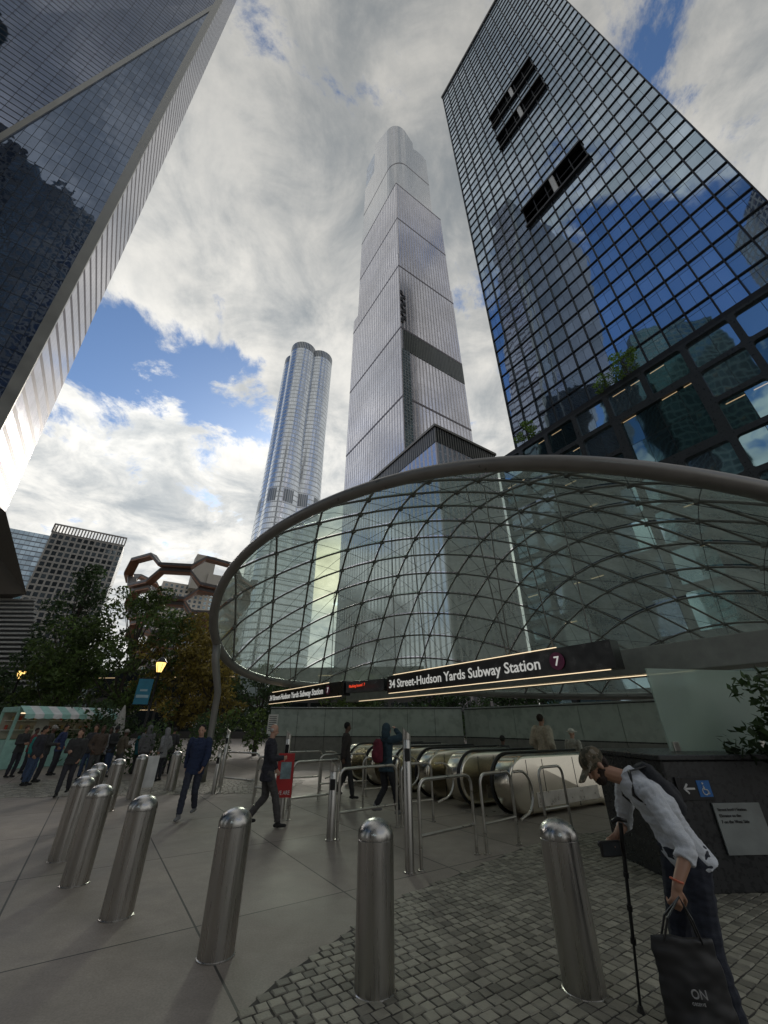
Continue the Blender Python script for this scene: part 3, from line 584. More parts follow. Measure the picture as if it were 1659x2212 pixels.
# ---------------- rounded tower
CT=V((-68,238,0)); t=Thing('rounded_skyscraper',CT,0,'slim blue-grey glass tower with four rounded lobes','tower')
def foot(z):
    k_=min(1,max(0,(z-50)/170)); k_=k_*k_*(3-2*k_); pts=[]
    for i in range(96):
        a=2*math.pi*i/96; dv=V((math.cos(a),math.sin(a))); sq=min(19.5/max(abs(dv.x),abs(dv.y)),23.5)
        best=0
        for sx,sy in ((1,1),(1,-1),(-1,1),(-1,-1)):
            c=V((sx,sy))*7.9; b_=dv.dot(c); dsc=b_*b_-c.length_squared+10.6**2
            if dsc>0: best=max(best,b_+math.sqrt(dsc))
        r_=sq*(1-k_)+best*k_; pts.append(CT+E*dv.x*r_+D*dv.y*r_)
    return pts
zs=list(range(0,281,10))+[288]; bm=B(); fps=[foot(z) for z in zs]
for (za,fa),(zb,fb) in zip(zip(zs,fps),zip(zs[1:],fps[1:])):
    u=0
    for i in range(96):
        j=(i+1)%96; L=1.35; mi=1 if (za>=280 or 130<=za<140 and i%8<5) else 0
        quad(bm,[fa[i]+Z*za,fa[j]+Z*za,fb[j]+Z*zb,fb[i]+Z*zb],[(u,za),(u+L,za),(u+L,zb),(u,zb)],mi); u+=L
quad(bm,[q+Z*288 for q in fps[-1]],[(0,0)]*96,2)
bmesh.ops.remove_doubles(bm,verts=bm.verts,dist=.001)
t.part('glass_skin',bm,[facade('blue_lobe_glass',1.35,3.9,.12,.9,(.66,.7,.75),(.5,.53,.55),.02,.2,.02,.1,fm=.2),facade('crown_louvre',1.35,40,.5,.1,(.16,.18,.2),(.45,.47,.49),0,.3),roofm],world=True,ang=40)
# ---------------- distant blocks
def block(name,fp,h,mat,label,extra=None):
    t=Thing(name,fp[0],0,label,'building'); bm=B(); prism(bm,fp,0,h); t.part('facade_wall',bm,[mat,roofm],world=True); return t
A0=V((-192,200,0)); fa=facade('grid_facade',3.0,3.4,.9,1.0,(.2,.24,.27),(.30,.29,.27),.03,.05,0,.5)
t=block('apartment_block',rect(A0,0,36,0,30),100,fa,'grey gridded apartment block with open roof screen')
bm=B()
for i in range(25): box(bm,A0+E*(i*1.5)+Z*102,(.7,.6,5),AE)
for i in range(20): box(bm,A0+D*(i*1.5)+Z*102,(.7,.6,5),AE)
box(bm,A0+E*18+Z*104.6,(36.5,.8,.7),AE); t.part('roof_screen',bm,pmat('screen_grey',(.25,.24,.23),.5),world=True)
block('glass_block',rect(V((-285,262,0)),0,38,0,30),133,facade('blue_block',3,3.8,.2,.9,(.3,.38,.46),(.15,.17,.2),.03,.05),'blue glass office block behind the apartments')
t=block('brick_tower_block',rect(V((-182,305,0)),0,66,0,30),106,facade('far_grid',4,3.6,2.0,1.4,(.12,.15,.17),(.42,.39,.34),.02,.1),'pale apartment tower with rooftop machinery')
bm=B(); box(bm,V((-158,318,116)),(16,14,30),AE); box(bm,V((-140,325,110)),(30,10,10),AE); t.part('plant_room',bm,pmat('plantroom',(.36,.34,.3),.7),world=True)
block('dark_office_tower',[V((10,-60,0)),V((-78,-62,0)),V((-80,-105,0)),V((15,-100,0))],215,facade('rear_grid',3.2,4,.9,1.3,(.10,.14,.18),(.26,.26,.25),.01,.1,lit=.06),'gridded office tower across the street')
block('green_glass_tower',[V((-92,-45,0)),V((-88,-8,0)),V((-122,-6,0)),V((-126,-43,0))],190,facade('rear_green',3,4,.5,1.0,(.10,.19,.19),(.16,.24,.22),.01,.1,lit=.1),'green glass tower across the street')
block('backdrop_building',[V((-75,70,0)),V((6,62,0)),V((8,80,0)),V((-75,92,0))],9.5,facade('backdrop_front',4,4.6,.4,.9,(.10,.12,.12),(.09,.085,.08),.02,.1,lit=.3),'low dark glass-fronted backdrop building added beyond the trees')  # added backdrop: blocks bright horizon sky so gaps between the trees stay dark
# ---------------- honeycomb structure
cop=pmat('copper_soffit',(.30,.15,.09),.4,.5,.2,1); vd=pmat('dark_bronze',(.15,.14,.135),.45,.3)
VC=V((-65,127,0)); t=Thing('honeycomb_landmark',VC,0,'copper and dark bronze honeycomb stair structure','landmark')
for lv in range(9):
    z=46.5-lv*4.6; r_=20.5-lv*1.35; pts=[]
    for kk in range(5):
        for da,dz in ((0,0),(26,0),(36,-3.3),(62,-3.3)):
            a=rad(kk*72+da+(36 if lv%2 else 0)+14); pts.append((a,z+dz))
    for nm,ro,ri,zb,zt,mt in (('stair_soffit',0.1,-2.4,-.55,-.2,cop),('stair_parapet',.2,-2.2,-.18,.6,vd)):
        bm=B(); rings=[]
        for a,z_ in pts:
            c_,s_=math.cos(a),math.sin(a)
            rings.append([bm.verts.new((VC.x+c_*(r_+q),VC.y+s_*(r_+q),z_+h_)) for q,h_ in ((ro,zb),(ro,zt),(ri,zt),(ri,zb))])
        nn=len(pts)
        for i in range(nn):
            A_,B_=rings[i],rings[(i+1)%nn]
            for k_ in range(4): bm.faces.new((A_[k_],B_[k_],B_[(k_+1)%4],A_[(k_+1)%4]))
        bmesh.ops.recalc_face_normals(bm,faces=bm.faces); t.part(nm,bm,mt,world=True)
# ---------------- lamps, banner
def lamp(x,y,h,ban):
    t=Thing('street_lamp',(x,y,0),rad(20),'black post lamp with glowing yellow lantern'+(' and blue banner' if ban else ''),'lamp','yellow lantern street lamps')
    bm=B(); lathe(bm,[(.16,0),(.16,.1),(.1,.2),(.12,.5),(.07,.7),(.05,h-.6),(.08,h-.5),(.1,h-.42)],16); t.part('post',bm,blackp,ang=40)
    bm=B(); lathe(bm,[(.1,h-.42),(.2,h-.1),(.21,h),(.16,h+.02)],12); t.part('lantern_glass',bm,emat('lantern',(1,.62,.18),2.2),smooth=True)
    bm=B(); lathe(bm,[(.24,h),(.24,h+.04),(.12,h+.2),(.03,h+.26),(.02,h+.4),(0,h+.42)],12)
    for k_ in range(6):
        a=k_*math.pi/3; sweep(bm,[(.1*math.cos(a),.1*math.sin(a),h-.42),(.215*math.cos(a),.215*math.sin(a),h-.05)],.012,5)
    t.part('lantern_cap',bm,blackp)
    if ban:
        bm=B(); box(bm,(-.42,0,h-1.25),(.6,.015,1.05)); bn=t.part('banner',bm,pmat('banner_teal',(.03,.2,.3),.6,0,.3,2))
        bm=B(); box(bm,(-.42,-.014,h-1.45),(.5,.004,.12)); box(bm,(-.42,-.014,h-1.2),(.3,.004,.08)); t.part('banner_stripe',bm,pmat('banner_pale',(.35,.5,.55),.6),parent=bn)
        bm=B(); sweep(bm,[(0,0,h-.7),(-.76,0,h-.7)],.015,6); sweep(bm,[(0,0,h-1.8),(-.76,0,h-1.8)],.015,6); t.part('banner_arm',bm,blackp)
lamp(-10.6,19.5,4.3,True); lamp(-22.3,25.5,4.6,False)
# ---------------- kiosk
mint=pmat('mint_paint',(.33,.58,.5),.5); t=Thing('food_kiosk',(-16.6,20.4,0),rad(58),'mint green food kiosk with striped awning and lit counter','kiosk')
bm=B(); box(bm,(1.6,1,.55),(4.2,2,1.1),0,0,.02); box(bm,(1.6,1,2.35),(4.2,2,.22),0,0,.02); 
for x_ in (-.45,3.65): box(bm,(x_,.06,1.7),(.1,.12,1.2)); box(bm,(x_,1.94,1.7),(.1,.12,1.2))
t.part('body',bm,mint)
bm=B(); box(bm,(1.6,1.85,1.7),(4,.06,1.15)); t.part('back_wall',bm,pmat('kiosk_in',(.4,.36,.3),.6))
bm=B(); box(bm,(1.6,1.7,1.5),(3.8,.26,.03)); box(bm,(1.6,1.7,1.9),(3.8,.26,.03))
for i in range(26): box(bm,(-.2+i*.145,1.65,1.6+(.4 if i%2 else 0)),(.09,.09,U(.12,.22)),0,1+i%3)
t.part('goods_shelf',bm,[white,pmat('goods_red',(.4,.06,.04)),pmat('goods_tan',(.45,.32,.15)),pmat('goods_white',(.6,.6,.55))])
bm=B()
for i in range(12): 
    x_=-.5+i*.36; vs=[bm.verts.new(v) for v in ((x_,.02,2.5),(x_+.36,.02,2.5),(x_+.36,-.95,2.15),(x_,-.95,2.15))]; bm.faces.new(vs).material_index=i%2
    vs=[bm.verts.new(v) for v in ((x_,-.95,2.15),(x_+.36,-.95,2.15),(x_+.36,-.96,1.98),(x_+.18,-.96,1.95),(x_,-.96,1.98))]; bm.faces.new(vs).material_index=i%2
t.part('awning',bm,[mint,white])
bm=B(); box(bm,(1.6,.5,2.2),(3.6,.1,.05)); t.part('counter_light',bm,warm)
bm=B(); box(bm,(.6,-.03,1.7),(.5,.03,.8)); t.part('menu_board',bm,pmat('menu',(.5,.48,.42)))
t=Thing('closed_umbrella',(-11.8,19.6,0),0,'closed pale patio umbrella by the crowd','umbrella')
bm=B(); lathe(bm,[(.03,0),(.03,1.1)],10); lathe(bm,[(.25,0),(.25,.06),(.04,.08)],16); t.part('pole',bm,steel2)
bm=B(); lathe(bm,[(.2,1.05),(.24,1.2),(.19,1.7),(.1,2.2),(.02,2.5)],14)
for i,v in enumerate(bm.verts): 
    a=math.atan2(v.co.y,v.co.x); k_=1+.22*math.cos(7*a); v.co.x*=k_; v.co.y*=k_
t.part('fabric',bm,pmat('canvas',(.5,.48,.44),.8),smooth=True)
t=Thing('notice_stand',(-6.75,13.1,0),rad(12),'white notice board standing between two bollards','sign')
bm=B(); box(bm,(0,0,.55),(.55,.03,.75),0,0,.005); t.part('board',bm,white)
bm=B(); 
for sx in (-.25,.25): sweep(bm,[(sx,.02,0),(sx,.02,.95)],.014,6)
t.part('leg_frame',bm,steel2)
t=Thing('red_poster',(-2.12,9.84,0),rad(8),'red poster panel with white lettering fixed on post','poster')
bm=B(); box(bm,(.02,-.02,.78),(.34,.02,.78)); pn_=t.part('panel',bm,pmat('poster_red',(.42,.025,.025),.5))
text('WE ARE',.1,t.inv.inverted()@V((-.13,-.034,.44)),rad(8),white,t,'poster_lettering',width=.28,parent=pn_)
bm=B(); box(bm,(.03,-.034,.86),(.22,.006,.3)); t.part('poster_picture',bm,pmat('poster_pic',(.2,.28,.3),.5,0,.5,9),parent=pn_)
t=Thing('notice_stand',(-5.2,20.5,0),0,'white notice sheet on a stand beside the stone wall','sign')
bm=B(); box(bm,(0,0,1.75),(.45,.03,.8)); t.part('board',bm,white); bm=B(); sweep(bm,[(0,.03,0),(0,.03,1.5)],.03,8); t.part('leg',bm,steel2)
bm=B(); 
for i in range(8): box(bm,(0,-.02,2.05-i*.08),(.34,.006,.022))
t.part('printed_lines',bm,darkmetal)
# ================= PEOPLE
PEND={}
skins=[pmat('skin_light',(.48,.28,.2),.5,0,.08,20),pmat('skin_tan',(.36,.2,.13),.5,0,.08,20),pmat('skin_brown',(.12,.065,.045),.5,0,.08,20)]
cm={}
def cloth(c,var=.25):
    k_=tuple(c)
    if k_ not in cm: cm[k_]=pmat('cloth_%d'%len(cm),c,.85,0,var,18,.3,220,rv=.05)
    return cm[k_]
def ell(bm,c,r,X=V((1,0,0)),Y=V((0,1,0)),Zv=V((0,0,1)),seg=12):
    m=M.Identity(4)
    for i,(a,k_) in enumerate(((X,r[0]),(Y,r[1]),(Zv,r[2]))):
        for j in range(3): m[j][i]=a[j]*k_
    for j in range(3): m[j][3]=c[j]
    bmesh.ops.create_uvsphere(bm,u_segments=seg,v_segments=max(6,seg*2//3),radius=1,matrix=m)
def loft(bm,secs,n=16):
    rg_=[]
    for c,sx,sy in secs: rg_.append([bm.verts.new(c+sx*math.cos(2*math.pi*i/n)+sy*math.sin(2*math.pi*i/n)) for i in range(n)])
    for x,y in zip(rg_,rg_[1:]):
        for i in range(n): bm.faces.new((x[i],x[(i+1)%n],y[(i+1)%n],y[i]))
    bm.faces.new(rg_[0][::-1]); bm.faces.new(rg_[-1])
def cap(bm,p0,p1,r0,r1,flat=1,side=None,n=10,round_=True):
    p0=V(p0);p1=V(p1);a=(p1-p0).normalized(); s=side or a.orthogonal(); s=(s-a*s.dot(a)).normalized(); q=a.cross(s)
    st=[(-.95,.3),(-.7,.71),(0,1)] if round_ else [(0,.02),(0,1)]
    ff=flat if flat<1 else 1
    secs=[(p0+a*r0*u*ff,r0*k_) for u,k_ in st]+[(p0.lerp(p1,.5),(r0+r1)/2*1.02)]+[(p1-a*r1*u*ff,r1*k_) for u,k_ in st[::-1]]
    loft(bm,[(c,s*r,q*r*flat) for c,r in secs],n)
def rem(bm,vx,name,sm=2,fold=0,fs=9):
    bmesh.ops.recalc_face_normals(bm,faces=bm.faces)
    me=bpy.data.meshes.new(name); bm.to_mesh(me); bm.free(); PEND[me.name]=(vx,sm,fold,fs); return me
def hand(bm,w,dr,pn,sz=1,curl=35,sg=1,rf=.0088):
    dr=V(dr).normalized(); pn=V(pn); pn=(pn-dr*pn.dot(dr)).normalized(); sd=dr.cross(pn)*sg
    cap(bm,w,w+dr*.075*sz,.03*sz,.038*sz,.42,sd)
    for i,(o_,l) in enumerate(((.03,.068),(.01,.077),(-.011,.072),(-.031,.056))):
        b=w+dr*.08*sz+sd*o_*sz; an=rad(curl*(1+.08*i)); d1=dr*math.cos(an)+pn*math.sin(an); d2=dr*math.cos(2.2*an)+pn*math.sin(2.2*an)
        m_=b+d1*l*.52*sz; cap(bm,b-dr*.012,m_,rf*1.08,rf,n=8); cap(bm,m_,m_+d2*l*.48*sz,rf,rf*.82,n=8)
    b=w+dr*.022*sz+sd*.028*sz; m_=b+(dr*.6+sd*.75+pn*.3).normalized()*.042*sz; cap(bm,b,m_,rf*1.35,rf*1.15,n=8); cap(bm,m_,m_+(dr*.8+sd*.15+pn*.6).normalized()*.034*sz,rf*1.12,rf*.9,n=8)
def joints(h=1.75,stride=0,arms='down',look=0,tilt=0):
    k_=h/1.75; j=dict(P=(0,0,.96),Ch=(0,.01,1.27),N=(0,.0,1.47),H=(0,.03,1.625),shR=(.18,0,1.41),shL=(-.18,0,1.41),elR=(.235,-.03,1.13),elL=(-.235,-.03,1.13),wrR=(.225,.07,.885),wrL=(-.225,.07,.885),hiR=(.09,0,.92),hiL=(-.09,0,.92),knR=(.1,.03,.5),knL=(-.1,.03,.5),anR=(.11,-.02,.085),anL=(-.11,-.02,.085))
    if stride: 
        s=stride; j.update(knR=(.09,.22*s,.52),anR=(.09,.34*s,.09),knL=(-.09,.02*s,.49),anL=(-.09,-.32*s,.17),elR=(.23,-.15*s,1.15),wrR=(.22,-.14*s,.9),elL=(-.23,.06*s,1.14),wrL=(-.2,.22*s,.93),P=(0,0,.94),hiR=(.09,.02,.9),hiL=(-.09,-.02,.9))
    if arms in('phone','both'): j.update(elR=(.23,.03,1.14),wrR=(.1,.26,1.14))
    if arms=='both': j.update(elL=(-.23,.03,1.14),wrL=(-.08,.26,1.12))
    if arms=='head': j.update(elR=(.34,.2,1.46),wrR=(.13,.17,1.63))
    if arms=='pocket': j.update(elR=(.27,-.08,1.14),wrR=(.2,.06,.97),elL=(-.27,-.08,1.14),wrL=(-.2,.06,.97))
    j={a:V(b)*k_ for a,b in j.items()}; a=rad(look); j['face']=V((math.sin(a),math.cos(a),-tilt)); j['k']=k_; return j
def place(j,x,y,hd,z=0):
    m=M.Translation((x,y,z))@M.Rotation(rad(hd),4,'Z'); r={}
    for a,b in j.items():
        if a=='k': r[a]=b
        elif a=='face': r[a]=(m.to_3x3()@b).normalized()
        else: r[a]=m@b
    r['fd']=m.to_3x3()@V((0,1,0)); return r
def person(j,label,skin=0,top=(.02,.02,.03),legs=(.02,.02,.025),hair=(.02,.015,.012),style='short',shoe=(.02,.02,.02),vx=.016,coat=.0,sleeve=1,topname='jacket',group=None,curl=(30,30),puff=1,hdir={},rf=None,topmat=None,shirt=None):
    k_=j['k']; fd=j['fd']; rf=rf or max(.0088,vx*.75)
    side=(j['shR']-j['shL']).normalized(); sp=(j['N']-j['P']).normalized(); fw=sp.cross(side).normalized()*-1
    F=j['face']; upv=V((0,0,1)) if 'up' not in j else j['up']; upv=(upv-F*upv.dot(F)).normalized(); sx=F.cross(upv).normalized(); Hc=j['H']
    def tors(bm,inf,ext=0):
        P,Ch,N=j['P'],j['Ch'],j['N']; hs=(j['hiR']-j['hiL']).normalized()
        L=[(P-sp*(.10+ext)*k_,.165+.02*(ext>0),.115),(P,.162,.112),(P.lerp(Ch,.45),.142,.1),(Ch,.168,.118),(Ch.lerp(N,.55),.165,.108),(Ch.lerp(N,.85),.11,.08),(N,.062,.06)]
        loft(bm,[(c,(hs.lerp(side,min(1,i/3))).normalized()*(a+inf)*k_,fw*(b+inf)*k_) for i,(c,a,b) in enumerate(L)])
    bm=B(); tors(bm,-.012); cap(bm,j['N']-sp*.04,Hc-upv*.04*k_,.056*k_,.052*k_)
    ell(bm,Hc+upv*.022*k_-F*.008,(.073*k_,.09*k_,.092*k_),sx,F,upv); ell(bm,Hc-upv*.045*k_+F*.028*k_,(.054*k_,.062*k_,.06*k_),sx,F,upv)
    cap(bm,Hc+F*.082*k_+upv*.008,Hc+F*.098*k_-upv*.024*k_,.009,.014); ell(bm,Hc+F*.07*k_-upv*.058*k_,(.028,.02,.014),sx,F,upv)
    for s in (1,-1): ell(bm,Hc+sx*s*.076*k_-upv*.01,(.011,.02,.032),sx,F,upv,8)
    for s in 'RL':
        sg=1 if s=='R' else -1
        cap(bm,j['sh'+s],j['el'+s],.05*k_,.04*k_); cap(bm,j['el'+s],j['wr'+s],.041*k_,.027*k_)
        dr=hdir.get(s,(j['wr'+s]-j['el'+s]).normalized()); pn=hdir.get(s+'p',side*-sg); hand(bm,j['wr'+s],dr,pn,k_,curl[0] if s=='R' else curl[1],-sg,rf)
        cap(bm,j['hi'+s],j['kn'+s],.085*k_,.055*k_); cap(bm,j['kn'+s],j['an'+s],.055*k_,.038*k_)
    body=mk('person',rem(bm,vx,'person'),skins[skin],smooth=True); tag(body,label,'person',group)
    def child(nm,me,mat):
        o=mk(nm,me,mat,smooth=True); o.parent=body; return o
    bm=B(); tors(bm,.012*puff,coat)
    for s in 'RL':
        e2=j['wr'+s] if sleeve==1 else j['el'+s].lerp(j['wr'+s],max(0,sleeve))
        cap(bm,j['sh'+s],j['el'+s],.068*k_*puff,.056*k_*puff); cap(bm,j['el'+s],e2,.056*k_*puff,(.042 if sleeve==1 else .055)*k_*puff,round_=False)
    cap(bm,j['N']-sp*.03*k_,j['N']+sp*.02*k_,.075*k_,.07*k_,round_=False)
    child(topname,rem(bm,vx,topname,2,.011,11),topmat or cloth(top))
    if shirt:
        Fh=V((F.x,F.y,0)).normalized(); bm=B(); cap(bm,j['P']+Fh*.085*k_+Z*.03,j['N']+Fh*.035*k_-Z*.01,.055*k_,.045*k_,.75,side); child('shirt',rem(bm,min(vx,.01),'shirt'),cloth(shirt))
    bm=B(); hs=(j['hiR']-j['hiL']).normalized(); P=j['P']
    loft(bm,[(P+sp*.06*k_,hs*.155*k_,fw*.115*k_),(P-sp*.03*k_,hs*.17*k_,fw*.12*k_),(P-sp*.1*k_,hs*.165*k_,fw*.11*k_)])
    for s in 'RL': cap(bm,j['hi'+s],j['kn'+s],.094*k_,.072*k_); cap(bm,j['kn'+s],j['an'+s]+(j['kn'+s]-j['an'+s])*.06,.072*k_,.06*k_,round_=False)
    child('trousers',rem(bm,vx,'trousers',2,.010,9),cloth(legs))
    for s in 'RL':
        a=j['an'+s]; bm=B()
        cap(bm,a+V((0,0,-.03))-fd*.05,a+V((0,0,-.045))+fd*.14*k_,.042*k_,.036*k_,.8,fd.cross(Z)); cap(bm,a+V((0,0,.03)),a+V((0,0,-.03)),.046*k_,.046*k_)
        for v in bm.verts:
            if v.co.z<a.z-.082*k_: v.co.z=a.z-.082*k_
        child('shoe',rem(bm,min(vx,.012),'shoe'),cloth(shoe))
    hm=cloth(hair,.4)
    if style in('short','bald','long'):
        bm=B()
        if style=='bald': ell(bm,Hc-F*.03*k_-upv*.0,(.078*k_,.068*k_,.05*k_),sx,F,upv)
        else: ell(bm,Hc-F*.022*k_+upv*.035*k_,(.083*k_,.09*k_,.094*k_),sx,F,upv)
        if style=='long': cap(bm,Hc-F*.04,Hc-F*.05-upv*.2*k_,.08*k_,.075*k_,.7,sx)
        child('hair',rem(bm,min(vx,.01),'hair',1,.006,40),hm)
    elif style=='hood':
        bm=B(); ell(bm,Hc-F*.03*k_+upv*.015*k_,(.105*k_,.108*k_,.125*k_),sx,F,upv); cap(bm,Hc-F*.05-upv*.05,j['N'],.1*k_,.1*k_); child('hood',rem(bm,vx,'hood',2,.006),hm)
    elif style in('cap','brim'):
        bm=B(); ell(bm,Hc+upv*.045*k_-F*.01,(.09*k_,.103*k_,.08*k_),sx,F,upv)
        if style=='cap': cap(bm,Hc+upv*.05*k_+F*.07,Hc+upv*.035*k_+F*.14*k_,.07*k_,.055*k_,.16,sx)
        else: cap(bm,Hc+upv*.035*k_-F*.06,Hc+upv*.035*k_+F*.06*k_,.15*k_,.15*k_,.12,sx)
        child('hat',rem(bm,min(vx,.009),'hat',1),hm)
    elif style=='beanie': bm=B(); ell(bm,Hc+upv*.03*k_-F*.01,(.088*k_,.1*k_,.095*k_),sx,F,upv); child('beanie',rem(bm,min(vx,.01),'beanie',1,.003,30),hm)
    if vx<.012:
        bm=B()
        for s in (1,-1): ell(bm,Hc+sx*s*.03*k_+F*.084*k_+upv*.006,(.011,.006,.006),sx,F,upv,8)
        o=mk('eyes',bm,blackp,smooth=True); o.parent=body
    return body
person(place(joints(1.73,.85,'phone',0,.25),-2.3,9.15,-70),'bald older man in dark jacket walking and checking phone',0,(.03,.03,.04),(.07,.066,.065),(.4,.38,.36),'bald',vx=.011,coat=.09,puff=1.12,shirt=(.35,.36,.4))
person(place(joints(1.72,.55,'down',0,.1),-4.1,10.0,185),'dark-haired man in navy puffer jacket walking forward',0,(.018,.03,.075),(.035,.04,.06),(.012,.01,.01),'short',vx=.011,puff=1.3,coat=.05,shoe=(.2,.2,.2))
person(place(joints(1.78,.6,'down',0,.1),-1.05,12.4,-75),'person in long dark coat walking toward the escalators',2,(.04,.034,.03),(.035,.035,.035),(.01,.01,.01),'short',vx=.014,coat=.18,puff=1.15)
person(place(joints(1.74,.7,'head',0,.0),0.05,10.3,-60),'person in hooded teal jacket raising a hand to head',0,(.03,.06,.08),(.022,.022,.025),(.03,.06,.08),'hood',vx=.011,coat=.04,puff=1.2,shoe=(.2,.2,.2))
person(place(joints(1.68,0,'down'),3.7,14.0,-50,-.25),'person in dark coat and hat riding down escalator',2,(.05,.05,.05),(.02,.02,.02),(.02,.02,.02),'beanie',vx=.016)
q=ed(10.3,7.76); person(place(joints(1.98,0,'pocket'),q.x,q.y,-60,0),'person in fluffy pale grey fur vest seen from behind',1,(.46,.42,.33),(.03,.03,.03),(.03,.02,.012),'short',vx=.013,puff=1.5,coat=.1)
q=ed(11.6,7.76); person(place(joints(1.78,0,'down'),q.x,q.y,-60,-.15),'person in white brimmed hat near the escalator',0,(.4,.38,.34),(.1,.1,.1),(.65,.62,.55),'brim',vx=.014)
cr=[(-11.5,15,100,'down',(.04,.04,.05),'short'),(-11.9,15.9,120,'both',(.05,.05,.05),'cap'),(-8.8,12.9,20,'phone',(.04,.04,.04),'long'),(-10.1,15.9,60,'pocket',(.09,.065,.05),'short'),(-10.4,17.2,90,'both',(.035,.035,.035),'beanie'),(-9.1,17.2,200,'down',(.15,.15,.155),'hood'),(-12.7,16.5,60,'down',(.03,.22,.2),'short'),(-12.9,17.9,100,'pocket',(.035,.05,.12),'short'),(-9.6,16.5,150,'phone',(.12,.10,.07),'cap'),(-11.1,18,30,'down',(.35,.35,.35),'long'),(-13.9,17.2,80,'both',(.04,.04,.04),'short'),(-10.8,16.6,10,'down',(.05,.05,.055),'long'),(-7.9,16.2,-100,'pocket',(.25,.25,.26),'hood'),(-14.6,18.6,120,'down',(.2,.05,.05),'short'),(-9.9,18.3,170,'down',(.02,.14,.16),'short'),(-8.7,18.4,190,'phone',(.06,.06,.065),'beanie'),(-15.3,17.4,90,'down',(.35,.33,.3),'long')]
nm={'short':'short hair','cap':'a cap','long':'long hair','beanie':'a beanie','hood':'a raised hood'}
for i,(x,y,hd,ar,c,st) in enumerate(cr):
    hc={'cap':(.3,.28,.25),'hood':c,'beanie':(.03,.03,.03)}.get(st,random.choice([(.02,.015,.01),(.06,.035,.02),(.015,.012,.01)]))
    tn='dark' if max(c)<.13 else ('teal' if c[2]>c[0]*2 else ('red' if c[0]>c[2]*2 else 'grey'))
    person(place(joints(U(1.55,1.75),.4 if i==2 else 0,ar,U(-30,30),.15),x,y,hd+180),'person in %s jacket with %s standing in queue'%(tn,nm[st]),random.choice((0,1,1,2)),c,random.choice([(.035,.035,.045),(.05,.08,.15),(.07,.07,.07)]),hc,st,vx=.02,group='people queuing beside the food kiosk',coat=random.choice((0,.05,.12)),puff=U(1,1.25))
def backpack(c,u,n,sz,col,label):
    u=V(u).normalized(); n=V(n); n=(n-u*n.dot(u)).normalized(); s=u.cross(n); c=V(c); bm=B()
    loft(bm,[(c-u*sz*.5,s*sz*.26,n*sz*.12),(c-u*sz*.42,s*sz*.36,n*sz*.2),(c,s*sz*.37,n*sz*.22),(c+u*sz*.35,s*sz*.32,n*sz*.18),(c+u*sz*.5,s*sz*.18,n*sz*.09)],16)
    ell(bm,c-u*sz*.15+n*sz*.18,(sz*.26,sz*.12,sz*.24),s,n,u); o=mk('backpack',rem(bm,.012,'backpack',2,.005,14),cloth(col),smooth=True); tag(o,label,'backpack')
    for q in (-1,1):
        b=B(); sweep(b,[c+u*sz*.42+s*q*sz*.2,c+u*sz*.52+s*q*sz*.22-n*sz*.35,c+u*sz*.2+s*q*sz*.27-n*sz*.62,c-u*sz*.3+s*q*sz*.3-n*sz*.45,c-u*sz*.42+s*q*sz*.25],.02,8,flat=.4,up=s); st=mk('strap',b,blackp,smooth=True); st.parent=o
fdv=M.Rotation(rad(-60),3,'Z')@V((0,1,0)); backpack(V((.05,10.3,1.2))-fdv*.22,Z,-fdv,.46,(.15,.02,.035),'black and red backpack on the hooded walker')
# ---- main man bending over
j=dict(P=V((2.10,3.52,.95)),Ch=V((2.02,3.56,1.2)),N=V((1.87,3.60,1.37)),H=V((1.68,3.66,1.42)),shR=V((1.92,3.75,1.30)),shL=V((1.90,3.38,1.28)),elR=V((1.93,3.9,1.02)),wrR=V((1.80,3.82,.95)),elL=V((1.94,3.2,1.0)),wrL=V((1.78,3.15,.84)),hiR=V((2.10,3.61,.9)),hiL=V((2.10,3.43,.9)),knR=V((2.0,3.64,.49)),knL=V((2.02,3.40,.49)),anR=V((1.99,3.68,.085)),anL=V((2.05,3.38,.085)),k=1.0)
j['fd']=V((-.97,.2,0)).normalized(); j['face']=V((-.72,-.12,-.58)).normalized(); j['up']=V((-.6,.1,.8))
m,g=newmat('shirt_check'); co=g.n('TexCoord').outputs['Object']
wv=g.noise(co,260,2)
c=g.mix(g.mr(wv,.4,.6,0,1),(.64,.66,.69),(.5,.53,.57)); g.out(g.n('BsdfPrincipled',{'Base Color':g.scale(c,g.mr(g.noise(co,6,4),.3,.7,.85,1.1)),'Roughness':.85,'Normal':g.n('Bump',{'Strength':.4,'Distance':.014,'Height':g.noise(co,12,4,.6,1)}).outputs[0]}).outputs[0]); shirtm=m
mm=person(j,'bearded man in white shirt and camo cap bending forward',1,(.55,.57,.58),(.022,.026,.04),(.03,.02,.015),'none',(.02,.02,.02),vx=.0065,sleeve=.3,topname='shirt',curl=(48,50),hdir={'R':V((-.75,-.1,-.5)),'Rp':V((0,-.9,.1)),'L':V((-.35,-.05,-.9)),'Lp':V((0,.9,0))},rf=.0092,coat=.0,topmat=shirtm)
F=j['face']; up_=(j['up']-F*j['up'].dot(F)).normalized(); sx=F.cross(up_).normalized(); Hc=j['H']
m,g=newmat('camo'); co=g.n('TexCoord').outputs['Object']; a=g.noise(co,16,2); b=g.noise(g.v('ADD',co,(5,5,5)),20,2)
c=g.mix(g.mr(a,.48,.5,0,1),(.045,.042,.025),(.12,.095,.06)); c=g.mix(g.mr(b,.57,.585,0,1),c,(.22,.195,.15)); g.out(g.n('BsdfPrincipled',{'Base Color':c,'Roughness':.9}).outputs[0]); camo=m
